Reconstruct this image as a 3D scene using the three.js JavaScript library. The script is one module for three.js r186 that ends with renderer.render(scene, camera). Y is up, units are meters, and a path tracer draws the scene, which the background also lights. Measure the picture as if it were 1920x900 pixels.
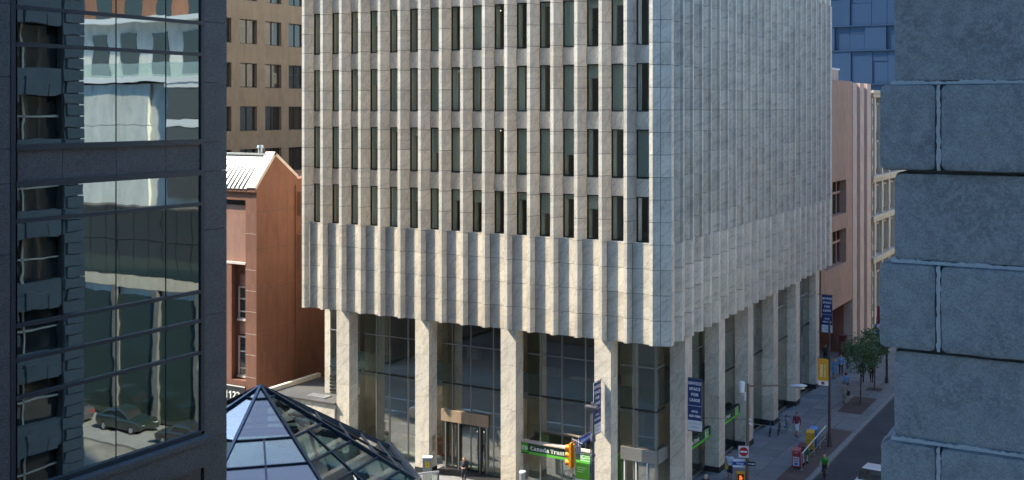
import * as THREE from 'three';
import { mergeGeometries } from 'three/addons/utils/BufferGeometryUtils.js';
import { Sky } from 'three/addons/objects/Sky.js';

// ---------------------------------------------------------------- camera, sky, sun, exposure
const scene = new THREE.Scene();
const camera = new THREE.PerspectiveCamera(23.61, 1920 / 900, 0.2, 900);
camera.position.set(0, 22.5, 0);
camera.lookAt(-49.91, 22.5, -86.65);
camera.setViewOffset(1920, 900, 0, 244, 1920, 900);       // level camera with the lens shifted down

const renderer = new THREE.WebGLRenderer({ antialias: true });
renderer.setSize(1024, 480);
renderer.toneMapping = THREE.LinearToneMapping;
renderer.toneMappingExposure = 3.0;
renderer.shadowMap.enabled = true;

const sunDir = new THREE.Vector3(-0.638, 0.731, 0.241).normalize();
const sky = new Sky();
sky.name = 'sky';
sky.scale.setScalar(800);
sky.material.uniforms.sunPosition.value.copy(sunDir);
sky.material.uniforms.turbidity.value = 7;
sky.material.uniforms.rayleigh.value = 2.5;
sky.material.uniforms.mieCoefficient.value = 0.008;
sky.material.uniforms.mieDirectionalG.value = 0.8;
sky.userData = { kind: 'structure' };
scene.add(sky);
scene.environmentIntensity = 0.13;

const sun = new THREE.DirectionalLight(new THREE.Color(1.0, 0.85, 0.62), 4.3);
sun.position.set(-38, 12, -66).addScaledVector(sunDir, 150);
sun.target.position.set(-38, 12, -66);
sun.castShadow = true;
sun.shadow.mapSize.set(4096, 4096);
Object.assign(sun.shadow.camera, { left: -90, right: 90, top: 90, bottom: -90, near: 1, far: 400 });
sun.shadow.radius = 1;
scene.add(sun, sun.target);

// ---------------------------------------------------------------- helpers
const GY = -0.7;                                             // level of the pavements
let seed = 7;
const rnd = () => { seed |= 0; seed = seed + 0x6D2B79F5 | 0; let t = Math.imul(seed ^ seed >>> 15, 1 | seed); t = t + Math.imul(t ^ t >>> 7, 61 | t) ^ t; return ((t ^ t >>> 14) >>> 0) / 4294967296; };
const rr = (a, b) => a + (b - a) * rnd();
const taken = {};
function numbered(n) { const k = taken[n] = (taken[n] ?? -1) + 1; return k ? `${n}_${String(k).padStart(3, '0')}` : n; }
function put(name, geo, mat, parent) {
  const m = new THREE.Mesh(geo, mat); m.castShadow = m.receiveShadow = true;
  m.name = parent ? name : numbered(name); (parent || scene).add(m); return m;
}
function thing(name, label, category, pos = [0, 0, 0], turn = 0, group) {
  const g = new THREE.Group(); g.name = numbered(name); g.position.set(...pos); g.rotation.y = turn;
  g.userData = { label, category }; if (group) g.userData.group = group; scene.add(g); return g;
}
function part(name, parent, label) { const g = new THREE.Group(); g.name = name; parent.add(g); if (label) g.userData.label = label; return g; }
function structure(name, geo, mat) { const m = put(name, geo, mat); m.userData.kind = 'structure'; return m; }

// metre uv from the face direction, with an offset so that pieces differ
function metreUV(g, ou = 0, ov = 0) {
  if (g.index) g = g.toNonIndexed();
  g.computeVertexNormals();
  const p = g.attributes.position, n = g.attributes.normal, uv = new Float32Array(p.count * 2);
  for (let i = 0; i < p.count; i++) {
    const ax = Math.abs(n.getX(i)), ay = Math.abs(n.getY(i)), az = Math.abs(n.getZ(i));
    let u, v;
    if (ay > 0.8) { u = p.getX(i); v = p.getZ(i); } else if (ax > az) { u = -p.getZ(i); v = p.getY(i); } else { u = p.getX(i); v = p.getY(i); }
    uv[2 * i] = u + ou; uv[2 * i + 1] = v + ov;
  }
  g.setAttribute('uv', new THREE.BufferAttribute(uv, 2));
  return g;
}
function turnUV(g, ang, sc) { const uv = g.attributes.uv, c = Math.cos(ang) * sc, s = Math.sin(ang) * sc; for (let i = 0; i < uv.count; i++) { const u = uv.getX(i), v = uv.getY(i); uv.setXY(i, u * c - v * s, u * s + v * c); } return g; }
function B(x0, x1, y0, y1, z0, z1, ou = 0, ov = 0) {
  if (x0 > x1) [x0, x1] = [x1, x0]; if (y0 > y1) [y0, y1] = [y1, y0]; if (z0 > z1) [z0, z1] = [z1, z0];
  const g = new THREE.BoxGeometry(x1 - x0, y1 - y0, z1 - z0); g.translate((x0 + x1) / 2, (y0 + y1) / 2, (z0 + z1) / 2);
  return metreUV(g, ou, ov);
}
// vertical prism over a convex plan polygon of [x, z]
function prism(pts, y0, y1, ou = 0, ov = 0) {
  let a = 0; for (let i = 0; i < pts.length; i++) { const [x, z] = pts[i], [X, Z] = pts[(i + 1) % pts.length]; a += x * Z - X * z; }
  if (a > 0) pts = [...pts].reverse();                       // seen from above, outward walls
  const v = []; const n = pts.length;
  for (let i = 0; i < n; i++) {
    const [x, z] = pts[i], [X, Z] = pts[(i + 1) % n];
    v.push(x, y0, z, X, y0, Z, X, y1, Z, x, y0, z, X, y1, Z, x, y1, z);
  }
  for (let i = 1; i < n - 1; i++) {
    const [a0, a1] = pts[0], [b0, b1] = pts[i], [c0, c1] = pts[i + 1];
    v.push(a0, y1, a1, b0, y1, b1, c0, y1, c1, a0, y0, a1, c0, y0, c1, b0, y0, b1);
  }
  const g = new THREE.BufferGeometry(); g.setAttribute('position', new THREE.Float32BufferAttribute(v, 3));
  return metreUV(g, ou, ov);
}
function quadSlab(pts, thick) {                               // a flat convex polygon in space given thickness along its normal
  const P = pts.map(p => new THREE.Vector3(...p));
  const n = new THREE.Vector3().subVectors(P[1], P[0]).cross(new THREE.Vector3().subVectors(P[2], P[0])).normalize().multiplyScalar(thick);
  const Q = P.map(p => p.clone().sub(n)), v = [], tri = (a, b, c) => v.push(a.x, a.y, a.z, b.x, b.y, b.z, c.x, c.y, c.z);
  for (let i = 1; i < P.length - 1; i++) { tri(P[0], P[i], P[i + 1]); tri(Q[0], Q[i + 1], Q[i]); }
  for (let i = 0; i < P.length; i++) { const j = (i + 1) % P.length; tri(P[i], Q[i], Q[j]); tri(P[i], Q[j], P[j]); }
  const g = new THREE.BufferGeometry(); g.setAttribute('position', new THREE.Float32BufferAttribute(v, 3)); return metreUV(g);
}
function rod(a, b, r0, r1 = r0, seg = 8) {
  const A = new THREE.Vector3(...a), D = new THREE.Vector3(...b).sub(A), L = D.length();
  const g = new THREE.CylinderGeometry(r1, r0, L, seg); g.translate(0, L / 2, 0);
  g.applyQuaternion(new THREE.Quaternion().setFromUnitVectors(new THREE.Vector3(0, 1, 0), D.normalize())); g.translate(A.x, A.y, A.z);
  return g.toNonIndexed();
}
function beam(a, b, w, h) {                                   // square bar between two points
  const A = new THREE.Vector3(...a), D = new THREE.Vector3(...b).sub(A), L = D.length();
  const g = new THREE.BoxGeometry(w, h, L); g.translate(0, 0, L / 2);
  const m = new THREE.Matrix4().lookAt(new THREE.Vector3(), D.clone().negate(), new THREE.Vector3(0, 1, 0));
  g.applyMatrix4(m); g.translate(A.x, A.y, A.z); return g.toNonIndexed();
}
const merge = l => mergeGeometries(l.map(g => { g = g.index ? g.toNonIndexed() : g; for (const k of Object.keys(g.attributes)) if (!['position', 'normal', 'uv'].includes(k)) g.deleteAttribute(k); return g; }));

// ---------------------------------------------------------------- textures
function lattice(period, s) { const a = new Float32Array(period * period); const k = seed; seed = s; for (let i = 0; i < a.length; i++) a[i] = rnd(); seed = k; return a; }
const lat = {};
function vnoise(x, y, period, s) {
  const L = lat[period + '_' + s] ??= lattice(period, s * 77 + period), xi = Math.floor(x), yi = Math.floor(y);
  let fx = x - xi, fy = y - yi; fx = fx * fx * (3 - 2 * fx); fy = fy * fy * (3 - 2 * fy);
  const m = v => ((v % period) + period) % period, X = m(xi), X1 = m(xi + 1), Y = m(yi) * period, Y1 = m(yi + 1) * period;
  return (L[Y + X] * (1 - fx) + L[Y + X1] * fx) * (1 - fy) + (L[Y1 + X] * (1 - fx) + L[Y1 + X1] * fx) * fy;
}
function fbm(u, v, base, oct, s) { let a = 0, w = 0.5, t = 0, p = base; for (let o = 0; o < oct; o++) { a += w * vnoise(u * p, v * p, p, s + o); t += w; w *= 0.5; p *= 2; } return a / t; }
function tex(n, metres, f, srgb = true) {
  const d = new Uint8Array(n * n * 4);
  for (let y = 0; y < n; y++) for (let x = 0; x < n; x++) {
    const c = f(x / n, y / n, x, y); const k = 4 * (y * n + x);
    for (let j = 0; j < 3; j++) { let q = Array.isArray(c) ? c[j] : c; if (srgb) q = q <= 0.0031308 ? 12.92 * q : 1.055 * Math.pow(q, 1 / 2.4) - 0.055; d[k + j] = Math.max(0, Math.min(255, q * 255)); }
    d[k + 3] = 255;
  }
  const t = new THREE.DataTexture(d, n, n); t.wrapS = t.wrapT = THREE.RepeatWrapping; t.magFilter = THREE.LinearFilter; t.minFilter = THREE.LinearMipmapLinearFilter; t.generateMipmaps = true;
  if (srgb) t.colorSpace = THREE.SRGBColorSpace; t.repeat.set(1 / metres, 1 / metres); t.needsUpdate = true; return t;
}
const mix = (a, b, t) => a.map((v, i) => v + (b[i] - v) * t);
const sst = (a, b, x) => { x = Math.max(0, Math.min(1, (x - a) / (b - a))); return x * x * (3 - 2 * x); };
const marbleT = tex(640, 5, (u, v) => {
  const wu = fbm(u, v, 4, 4, 1) - 0.5, w2 = fbm(u, v, 12, 3, 9) - 0.5, fine = fbm(u, v, 96, 2, 50);
  const a = 4 * u - 3 * v + 0.7 * wu + 0.2 * w2;                         // veins run up to the right
  const streak = fbm(a * 0.9, (v * 3 + u * 2) * 0.12, 10, 3, 15), vein = Math.pow(1 - Math.abs(Math.sin(Math.PI * (3 * a + 0.9 * w2))), 6), vein2 = Math.pow(1 - Math.abs(Math.sin(Math.PI * (7 * a + 1.5 * wu))), 4);
  const big = fbm(u, v, 5, 3, 40);
  const t = 0.26 * sst(0.42, 0.75, streak) + 0.2 * vein * sst(0.46, 0.62, big) + 0.14 * vein2 * sst(0.4, 0.65, streak) + 0.16 * sst(0.4, 0.7, big) + 0.1 * sst(0.45, 0.75, fbm(u, v, 40, 3, 33)) + 0.12 * sst(0.5, 0.72, fbm(u, 0.1 + v * 0.02, 24, 4, 37));
  return mix([0.675, 0.595, 0.48], [0.23, 0.202, 0.165], Math.min(1, t)).map(q => q * (0.9 + 0.2 * fine));
});
const graniteT = tex(512, 1.2, (u, v) => { const n = fbm(u, v, 128, 2, 3), m = fbm(u, v, 24, 3, 5), big = fbm(u, v, 4, 3, 8); const k = sst(0.35, 0.7, n) * 0.9 + 0.3 * m; return mix([0.045, 0.046, 0.048], [0.17, 0.168, 0.165], Math.min(1, k * (0.7 + 0.6 * big))); });
const roughStoneT = tex(640, 0.9, (u, v) => {
  const n = fbm(u, v, 220, 2, 71), m = fbm(u, v, 24, 4, 77), big = fbm(u, v, 4, 5, 72), spk = vnoise(u * 300, v * 300, 300, 73);
  let c = mix([0.21, 0.215, 0.225], [0.31, 0.312, 0.32], sst(0.3, 0.7, 0.6 * n + 0.4 * m)); c = mix(c, [0.12, 0.12, 0.125], 0.42 * sst(0.52, 0.72, big) * sst(0.35, 0.65, fbm(u, v, 70, 3, 74)));
  if (spk > 0.975) c = [0.36, 0.36, 0.36]; if (spk < 0.02) c = [0.07, 0.07, 0.07]; return c;
});
const roughStoneH = tex(640, 0.9, (u, v) => 0.5 * fbm(u, v, 220, 2, 71) + 0.5 * fbm(u, v, 60, 3, 75), false);
const concreteT = tex(512, 4, (u, v) => { const b = fbm(u, v, 4, 5, 80), f = fbm(u, v, 64, 2, 81); const k = 0.78 + 0.3 * (b - 0.5) + 0.28 * (f - 0.5); return [k, k, k * 0.985]; });
const stuccoT = tex(512, 5, (u, v) => { const b = fbm(u, v, 3, 5, 90), f = fbm(u, v, 96, 2, 91), st = fbm(u, v * 0.25, 16, 3, 92); const k = 0.86 + 0.42 * (b - 0.5) + 0.16 * (f - 0.5) + 0.26 * (st - 0.5); return [k, k, k]; });
const asphaltT = tex(512, 5, (u, v) => { const b = fbm(u, v, 5, 4, 95), f = fbm(u, v, 128, 2, 96); const k = 0.85 + 0.5 * (b - 0.5) + 0.5 * (f - 0.5); return [k, k, k]; });
const waveH = tex(512, 3.2, (u, v) => 0.7 * fbm(u, v, 3, 2, 101) + 0.3 * fbm(u, v, 7, 2, 104), false);
const std = (rgb, o = {}) => new THREE.MeshStandardMaterial({ color: new THREE.Color().setRGB(...rgb), roughness: 0.8, ...o });
const phys = (rgb, o = {}) => new THREE.MeshPhysicalMaterial({ color: new THREE.Color().setRGB(...rgb), roughness: 0.5, ...o });
const M = {
  marble: [[1, 1, 1], [0.91, 0.91, 0.91], [1.06, 1.055, 1.04], [0.96, 0.94, 0.91], [0.99, 0.995, 1.0]].map(c => std(c, { map: marbleT, roughness: 0.55 })),
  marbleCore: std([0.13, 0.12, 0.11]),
  frame: std([0.03, 0.032, 0.032], { roughness: 0.45, metalness: 0.4 }),
  alu: std([0.32, 0.32, 0.32], { roughness: 0.4, metalness: 0.6 }),
  winGlass: phys([0.84, 0.88, 0.85], { transmission: 1, thickness: 0, roughness: 0.0, ior: 1.9 }),
  shopGlass: phys([0.74, 0.8, 0.76], { transmission: 1, thickness: 0, roughness: 0.0, ior: 2.7 }),
  blind: std([0.5, 0.54, 0.5]), blindLight: std([0.72, 0.72, 0.66]), reveal: std([0.78, 0.78, 0.72]),
  roomWall: std([0.42, 0.38, 0.32]), slab: std([0.3, 0.3, 0.29]), carpet: std([0.07, 0.07, 0.07]),
  granite: std([1.3, 1.22, 1.1], { map: graniteT, roughness: 0.45 }), 
  towerFrame: std([0.075, 0.085, 0.095], { roughness: 0.35, metalness: 0.5 }),
  bandGlass: std([0.13, 0.165, 0.145], { roughness: 0.3 }),
  tube: new THREE.MeshStandardMaterial({ color: 0xffffff, emissive: new THREE.Color(1, 0.93, 0.8), emissiveIntensity: 2.2 }),
  shopTube: new THREE.MeshStandardMaterial({ color: 0xffffff, emissive: new THREE.Color(1, 0.93, 0.8), emissiveIntensity: 3.5 }),
  greenBoard: std([0.08, 0.3, 0.06]), blueBoard: std([0.03, 0.1, 0.4]),
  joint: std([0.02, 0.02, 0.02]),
  mirror: std([0.40, 0.45, 0.44], { metalness: 1, roughness: 0.0, bumpMap: waveH, bumpScale: 0.0018 }),
  rough: std([1, 1, 1], { map: roughStoneT, bumpMap: roughStoneH, bumpScale: 0.004, roughness: 0.9 }),
  mortar: std([0.4, 0.41, 0.43], { roughness: 0.95, bumpMap: roughStoneH, bumpScale: 0.004 }),
  terra: std([0.22, 0.09, 0.05], { map: stuccoT, roughness: 0.85 }), 
  terraPale: std([0.33, 0.165, 0.11], { map: stuccoT }), cream: std([0.66, 0.52, 0.42], { map: stuccoT }),
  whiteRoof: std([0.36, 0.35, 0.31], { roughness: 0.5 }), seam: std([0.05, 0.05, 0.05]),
  brownWall: std([0.205, 0.165, 0.125], { map: stuccoT }), darkGlass: phys([0.02, 0.022, 0.022], { roughness: 0.03, ior: 1.8 }),
  pyrFrame: std([0.06, 0.075, 0.09], { roughness: 0.35, metalness: 0.4 }),
  pyrGlass: phys([0.6, 0.7, 0.72], { transmission: 1, thickness: 0, roughness: 0.0, ior: 2.0 }),
  concrete: std([0.30, 0.29, 0.275], { map: concreteT }), pavement: [[0.235, 0.23, 0.222], [0.21, 0.207, 0.2], [0.25, 0.245, 0.236]].map(c => std(c, { map: concreteT, roughness: 0.9 })),
  paveJoint: std([0.10, 0.10, 0.095]), kerb: std([0.27, 0.266, 0.255], { map: concreteT }), greenGlass: phys([0.03, 0.045, 0.04], { roughness: 0.05, ior: 1.6 }), tanStone: std([0.40, 0.30, 0.21], { map: stuccoT }), litCrossAsphalt: std([0.17, 0.16, 0.142], { map: asphaltT, roughness: 0.9 }), roofFeltShade: std([0.07, 0.065, 0.06], { map: asphaltT }), asphalt: std([0.056, 0.056, 0.06], { map: asphaltT, roughness: 0.92 }),
  paint: std([0.72, 0.72, 0.70]), brickPave: std([0.12, 0.075, 0.06], { map: concreteT }),
  pink: std([0.44, 0.265, 0.185], { map: stuccoT }), pinkPale: std([0.6, 0.44, 0.35], { map: stuccoT }), stoneCream: std([0.56, 0.5, 0.4], { map: stuccoT }),
  blueClad: [[0.018, 0.037, 0.072]].map(c => phys(c, { roughness: 0.8, specularIntensity: 0.15 })),
  pale: std([0.66, 0.66, 0.62], { map: stuccoT }), brick: std([0.34, 0.15, 0.08], { map: stuccoT }), greyStone: std([0.17, 0.17, 0.165], { map: concreteT }),
  black: std([0.02, 0.02, 0.022], { roughness: 0.5 }), steel: std([0.45, 0.46, 0.47], { roughness: 0.35, metalness: 0.8 }), darkPole: std([0.05, 0.04, 0.035], { roughness: 0.6 }), greyPole: std([0.13, 0.13, 0.14], { roughness: 0.5, metalness: 0.3 }),
  rustPole: std([0.17, 0.115, 0.085], { roughness: 0.7 }), white: std([0.75, 0.75, 0.74]), yellow: std([0.72, 0.30, 0.02], { roughness: 0.5 }), lens: std([0.04, 0.01, 0.01], { roughness: 0.2 }),
  tyre: std([0.02, 0.02, 0.02]), leaf: phys([0.095, 0.165, 0.055], { roughness: 0.9, transmission: 0.3, thickness: 0 }), bark: std([0.09, 0.07, 0.055]), soil: std([0.05, 0.04, 0.03]),
  vcol: new THREE.MeshStandardMaterial({ vertexColors: true, roughness: 0.85 }),
};
M.leaf.side = THREE.DoubleSide;
const pick = a => a[Math.floor(rnd() * a.length)];
// printed faces
function print(w, h, draw) {
  const c = document.createElement('canvas'); c.width = w; c.height = h; const x = c.getContext('2d'); draw(x, w, h);
  const t = new THREE.CanvasTexture(c); t.colorSpace = THREE.SRGBColorSpace; return new THREE.MeshStandardMaterial({ map: t, roughness: 0.6 });
}
function board(name, parent, w, h, d, front, side, back) {      // a thin printed board, faces along +z and -z
  const g = new THREE.BoxGeometry(w, h, d); const s = side || M.white;
  const m = new THREE.Mesh(g, [s, s, s, s, front, back || front]); m.castShadow = m.receiveShadow = true; m.name = name; parent.add(m); return m;
}

// ---------------------------------------------------------------- ground, roads, pavements
structure('ground', B(-400, 400, -1.3, -0.95, -600, 300), M.concrete);
structure('main_road', B(-19.62, -6.4, -0.99, -0.84, -300, 60), M.asphalt);
structure('cross_road', merge([B(-160, -19.63, -0.99, -0.84, -55.4, -43.4), B(0.52, 90, -0.99, -0.84, -55.4, -43.4)]), M.litCrossAsphalt);  // worn asphalt, sunlight put into its paler warm colour to bounce onto the front
structure('east_pavement', B(0.52, 90, -0.99, GY, -60.3, -55.42), M.pavement[1]);
function paving(name, x0, x1, z0, z1, nx, nz, individually) {
  const base = structure(name, B(x0, x1, -0.96, GY - 0.03, z0, z1), M.paveJoint), w = (x1 - x0) / nx, d = (z1 - z0) / nz, g = 0.012, rest = [];
  for (let i = 0; i < nx; i++) for (let j = 0; j < nz; j++) {
    const a = x0 + i * w, b = z0 + j * d, geo = B(a + g, a + w - g, GY - 0.06, GY + rr(-0.004, 0.002), b + g, b + d - g, rr(0, 4), rr(0, 4));
    if (individually) put('paving_slab', geo, pick(M.pavement), base); else rest.push(geo);
  }
  if (rest.length) { const m = put('paving_slab', merge(rest), M.pavement[0], base); m.userData.kind = 'stuff'; }
  return base;
}
paving('side_pavement', -25.9, -20.0, -118, -57, 4, 40, true);
paving('front_pavement', -53.5, -25.92, -62.6, -56, 17, 4, true);
paving('corner_pavement', -25.9, -20.0, -57, -56, 4, 1, true);
paving('plaza_pavement', -60, -20.0, -43, -24, 20, 10, false);
paving('far_side_pavement', -6.0, 0.5, -300, 60, 3, 60, false);
structure('yard', B(-75, -53.52, -0.96, GY, -63, -56), M.concrete);
structure('far_pavement', B(-34, -20.0, -0.96, GY - 0.004, -300, -118), M.concrete);
structure('arcade_pavement', B(-34, -25.92, -0.96, GY - 0.004, -118, -99.6), M.concrete);
structure('kerb', merge([B(-19.98, -19.64, -0.96, GY + 0.004, -300, -56.3), B(-25.9, -20.3, -0.96, GY + 0.004, -55.98, -55.5), B(-53.5, -25.92, -0.96, GY + 0.004, -55.98, -55.5)]), M.kerb);
structure('planting_strip', merge([B(-21.6, -20.05, GY + 0.003, GY + 0.008, -84, -64), B(-22.4, -20.6, GY + 0.003, GY + 0.008, -94.5, -89)]), M.brickPave);
structure('road_marking', merge([B(-13.1, -12.95, -0.84, -0.834, -300, -64), B(-17.2, -17.08, -0.84, -0.834, -96, -93), B(-17.2, -17.08, -0.84, -0.834, -84, -81), B(-60, -28, -0.84, -0.834, -49.5, -49.35), B(-60, -28, -0.84, -0.834, -52.6, -52.5)]), M.paint);

// ---------------------------------------------------------------- the marble office building on the corner
const bld = thing('office_building', 'marble clad office block with saw-tooth piers above tall ground floor columns', 'building');
const XL = -51.16, XR = -25.54, ZF = -60.3, PITCH = 1.5875, A = 0.22, P = 0.32, Q = 0.62, P2 = 0.17, Q2 = 0.33, SOF = 9.1, SKT = 14.838, ROW = 1.277, TOP = 31.4, gap = 0.03;
const rows = []; { let y = 22.5 - 6 * ROW; for (let i = 0; i < 13; i++) rows.push([y + i * ROW, y + (i + 1) * ROW]); }   // slab courses of the shaft
const skirtRows = [0, 1, 2, 3].map(i => [SOF + i * 1.4345, SOF + (i + 1) * 1.4345]);
const VAR = 12;
{ // piers of the sunlit front: nose, splayed side to the right
  const shaft = [], low = [], first = [], firstLow = [];
  for (let k = 0; k < VAR; k++) {
    const o = [rr(0, 5), rr(0, 5)];
    shaft.push(prism([[0, 0], [A, 0], [A + P, -Q], [0, -Q]], gap / 2, ROW - gap / 2, ...o));
    low.push(prism([[0, 0], [A, 0], [A + P2, -Q2], [0, -Q2]], gap / 2, 1.4345 - gap / 2, ...o));
    first.push(prism([[0, 0], [A, 0], [A, -0.1], [0, -0.1]], gap / 2, ROW - gap / 2, ...o));
    firstLow.push(prism([[0, 0], [A, 0], [A, -0.1], [0, -0.1]], gap / 2, 1.4345 - gap / 2, ...o));
    const va = rr(-0.45, 0.45), vs = rr(0.75, 1.3); for (const l of [shaft, low, first, firstLow]) turnUV(l[k], va, vs);
  }
  for (let i = 0; i <= 16; i++) {
    const x = XL + i * PITCH, pier = part('pier', bld), last = i === 16;
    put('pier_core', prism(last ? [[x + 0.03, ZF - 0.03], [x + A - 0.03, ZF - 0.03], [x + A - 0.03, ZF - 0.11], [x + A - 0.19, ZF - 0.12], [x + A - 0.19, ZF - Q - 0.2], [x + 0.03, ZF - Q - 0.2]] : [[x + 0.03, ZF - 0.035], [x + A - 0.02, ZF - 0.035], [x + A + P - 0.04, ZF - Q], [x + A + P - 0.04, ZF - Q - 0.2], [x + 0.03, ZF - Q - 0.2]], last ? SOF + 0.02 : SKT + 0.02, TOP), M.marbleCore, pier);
    for (const [y0] of rows) { const m = put('pier_slab', pick(last ? first : shaft), pick(M.marble), pier); m.position.set(x, y0 < SKT ? SKT : y0, ZF); if (y0 < SKT) m.scale.y = (y0 + ROW - SKT) / ROW; }
    for (const [y0] of skirtRows) { const m = put('pier_slab', pick(last ? firstLow : low), pick(M.marble), pier); m.position.set(x, y0, ZF); }
  }
}
const skirtPanels = [], spandrels = [];
for (let k = 0; k < VAR; k++) {
  const o = [rr(0, 5), rr(0, 5)];
  skirtPanels.push(B(A + P2 + 0.03, PITCH - 0.008, gap / 2, 1.4345 - gap / 2, -Q2 - 0.12, -Q2, ...o));
  spandrels.push(turnUV(B(A + P + 0.006, PITCH - 0.006, 0, 1.02, -Q - 0.1, -Q + 0.05, ...o), rr(-0.5, 0.5), rr(0.75, 1.3))); turnUV(skirtPanels[k], rr(-0.45, 0.45), rr(0.75, 1.3));
}
const SILL = [14.842, 18.58, 22.41, 26.25], HEAD = [17.5, 21.37, 25.19, 29.02];
const plantGeo = (x, y, z) => { const v = []; for (let i = 0; i < 70; i++) { const h = rr(0.1, 1.1), r = 0.28, c = [x + rr(-r, r) * (0.4 + h), y + h, z + rr(-r, r) * (0.4 + h)], s = rr(0.06, 0.13), q = [[0, s, 0], [s * 0.5, 0, rr(-s, s)], [0, -s, rr(-s, s)]]; for (const o of q) v.push(c[0] + o[0], c[1] + o[1], c[2] + o[2]); } const g = new THREE.BufferGeometry(); g.setAttribute('position', new THREE.Float32BufferAttribute(v, 3)); g.computeVertexNormals(); return g; };
for (let i = 0; i < 16; i++) {
  const x = XL + i * PITCH;
  for (const [y0] of skirtRows) put('skirt_panel', pick(skirtPanels), pick(M.marble), bld).position.set(x, y0, ZF);
  put('skirt_core', B(x + A + P2, x + PITCH, SOF + 0.02, SKT - 0.02, ZF - Q2 - 0.16, ZF - Q2 - 0.04), M.marbleCore, bld);
  put('window_ledge', B(x + A + P2 + 0.008, x + PITCH - 0.008, SKT - 0.004, SKT + 0.05, ZF - Q, ZF - Q2 + 0.01), M.marble[2], bld);
  for (let f = 0; f < 4; f++) {
    const w = part('window', bld), y0 = SILL[f] + (f ? 0 : 0.05), y1 = HEAD[f], x0 = x + A + P + 0.005, x1 = x + PITCH - 0.005, z = ZF - Q + 0.0;
    put('window_frame', merge([B(x0, x0 + 0.055, y0, y1, z - 0.12, z), B(x1 - 0.055, x1, y0, y1, z - 0.12, z), B(x0 + 0.055, x1 - 0.055, y1 - 0.06, y1, z - 0.12, z), B(x0 + 0.055, x1 - 0.055, y0, y0 + 0.06, z - 0.12, z)]), M.frame, w);
    put('pane', B(x0 + 0.05, x1 - 0.05, y0 + 0.055, y1 - 0.055, z - 0.066, z - 0.06), M.winGlass, w);
    put('window_reveal', B(x0 - 0.05, x0 + 0.05, y0, y1, z - 0.62, z - 0.125), M.reveal, w);
    const r = rnd();
    if (r < 0.62) {
      const drop = r < 0.2 ? 1 : r < 0.4 ? rr(0.25, 0.6) : rr(0.08, 0.2);
      put('blind', B(x0 + 0.06, x1 - 0.06, y1 - 0.06 - (y1 - y0 - 0.12) * drop, y1 - 0.06, z - 0.2, z - 0.185), rnd() < 0.8 ? M.blind : M.blindLight, w);
    } else if (r < 0.78) put('curtain', B(x0 + 0.06, x0 + 0.06 + rr(0.12, 0.4), y0 + 0.08, y1 - 0.08, z - 0.24, z - 0.2), M.blindLight, w);
    if (rnd() < (f === 2 ? 0.75 : 0.35)) put('ceiling_light', B(x0 + 0.1, x0 + 0.75, y1 - 0.22, y1 - 0.17, z - 2.2, z - 2.05), M.tube, w);
    if (f === 3 && [9, 10, 13, 14].includes(i)) put('plant', plantGeo(x1 - 0.45, y0 + 0.08, z - 0.45), M.leaf, w);
    put('spandrel_slab', pick(spandrels), pick(M.marble), bld).position.set(x, y1 + 0.006, ZF);
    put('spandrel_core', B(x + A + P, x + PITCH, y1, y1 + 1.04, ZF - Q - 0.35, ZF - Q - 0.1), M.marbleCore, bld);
  }
}
const finX = z => -24.58 + 0.0247 * (z + 61.16);                // the side front runs very slightly off square
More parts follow.
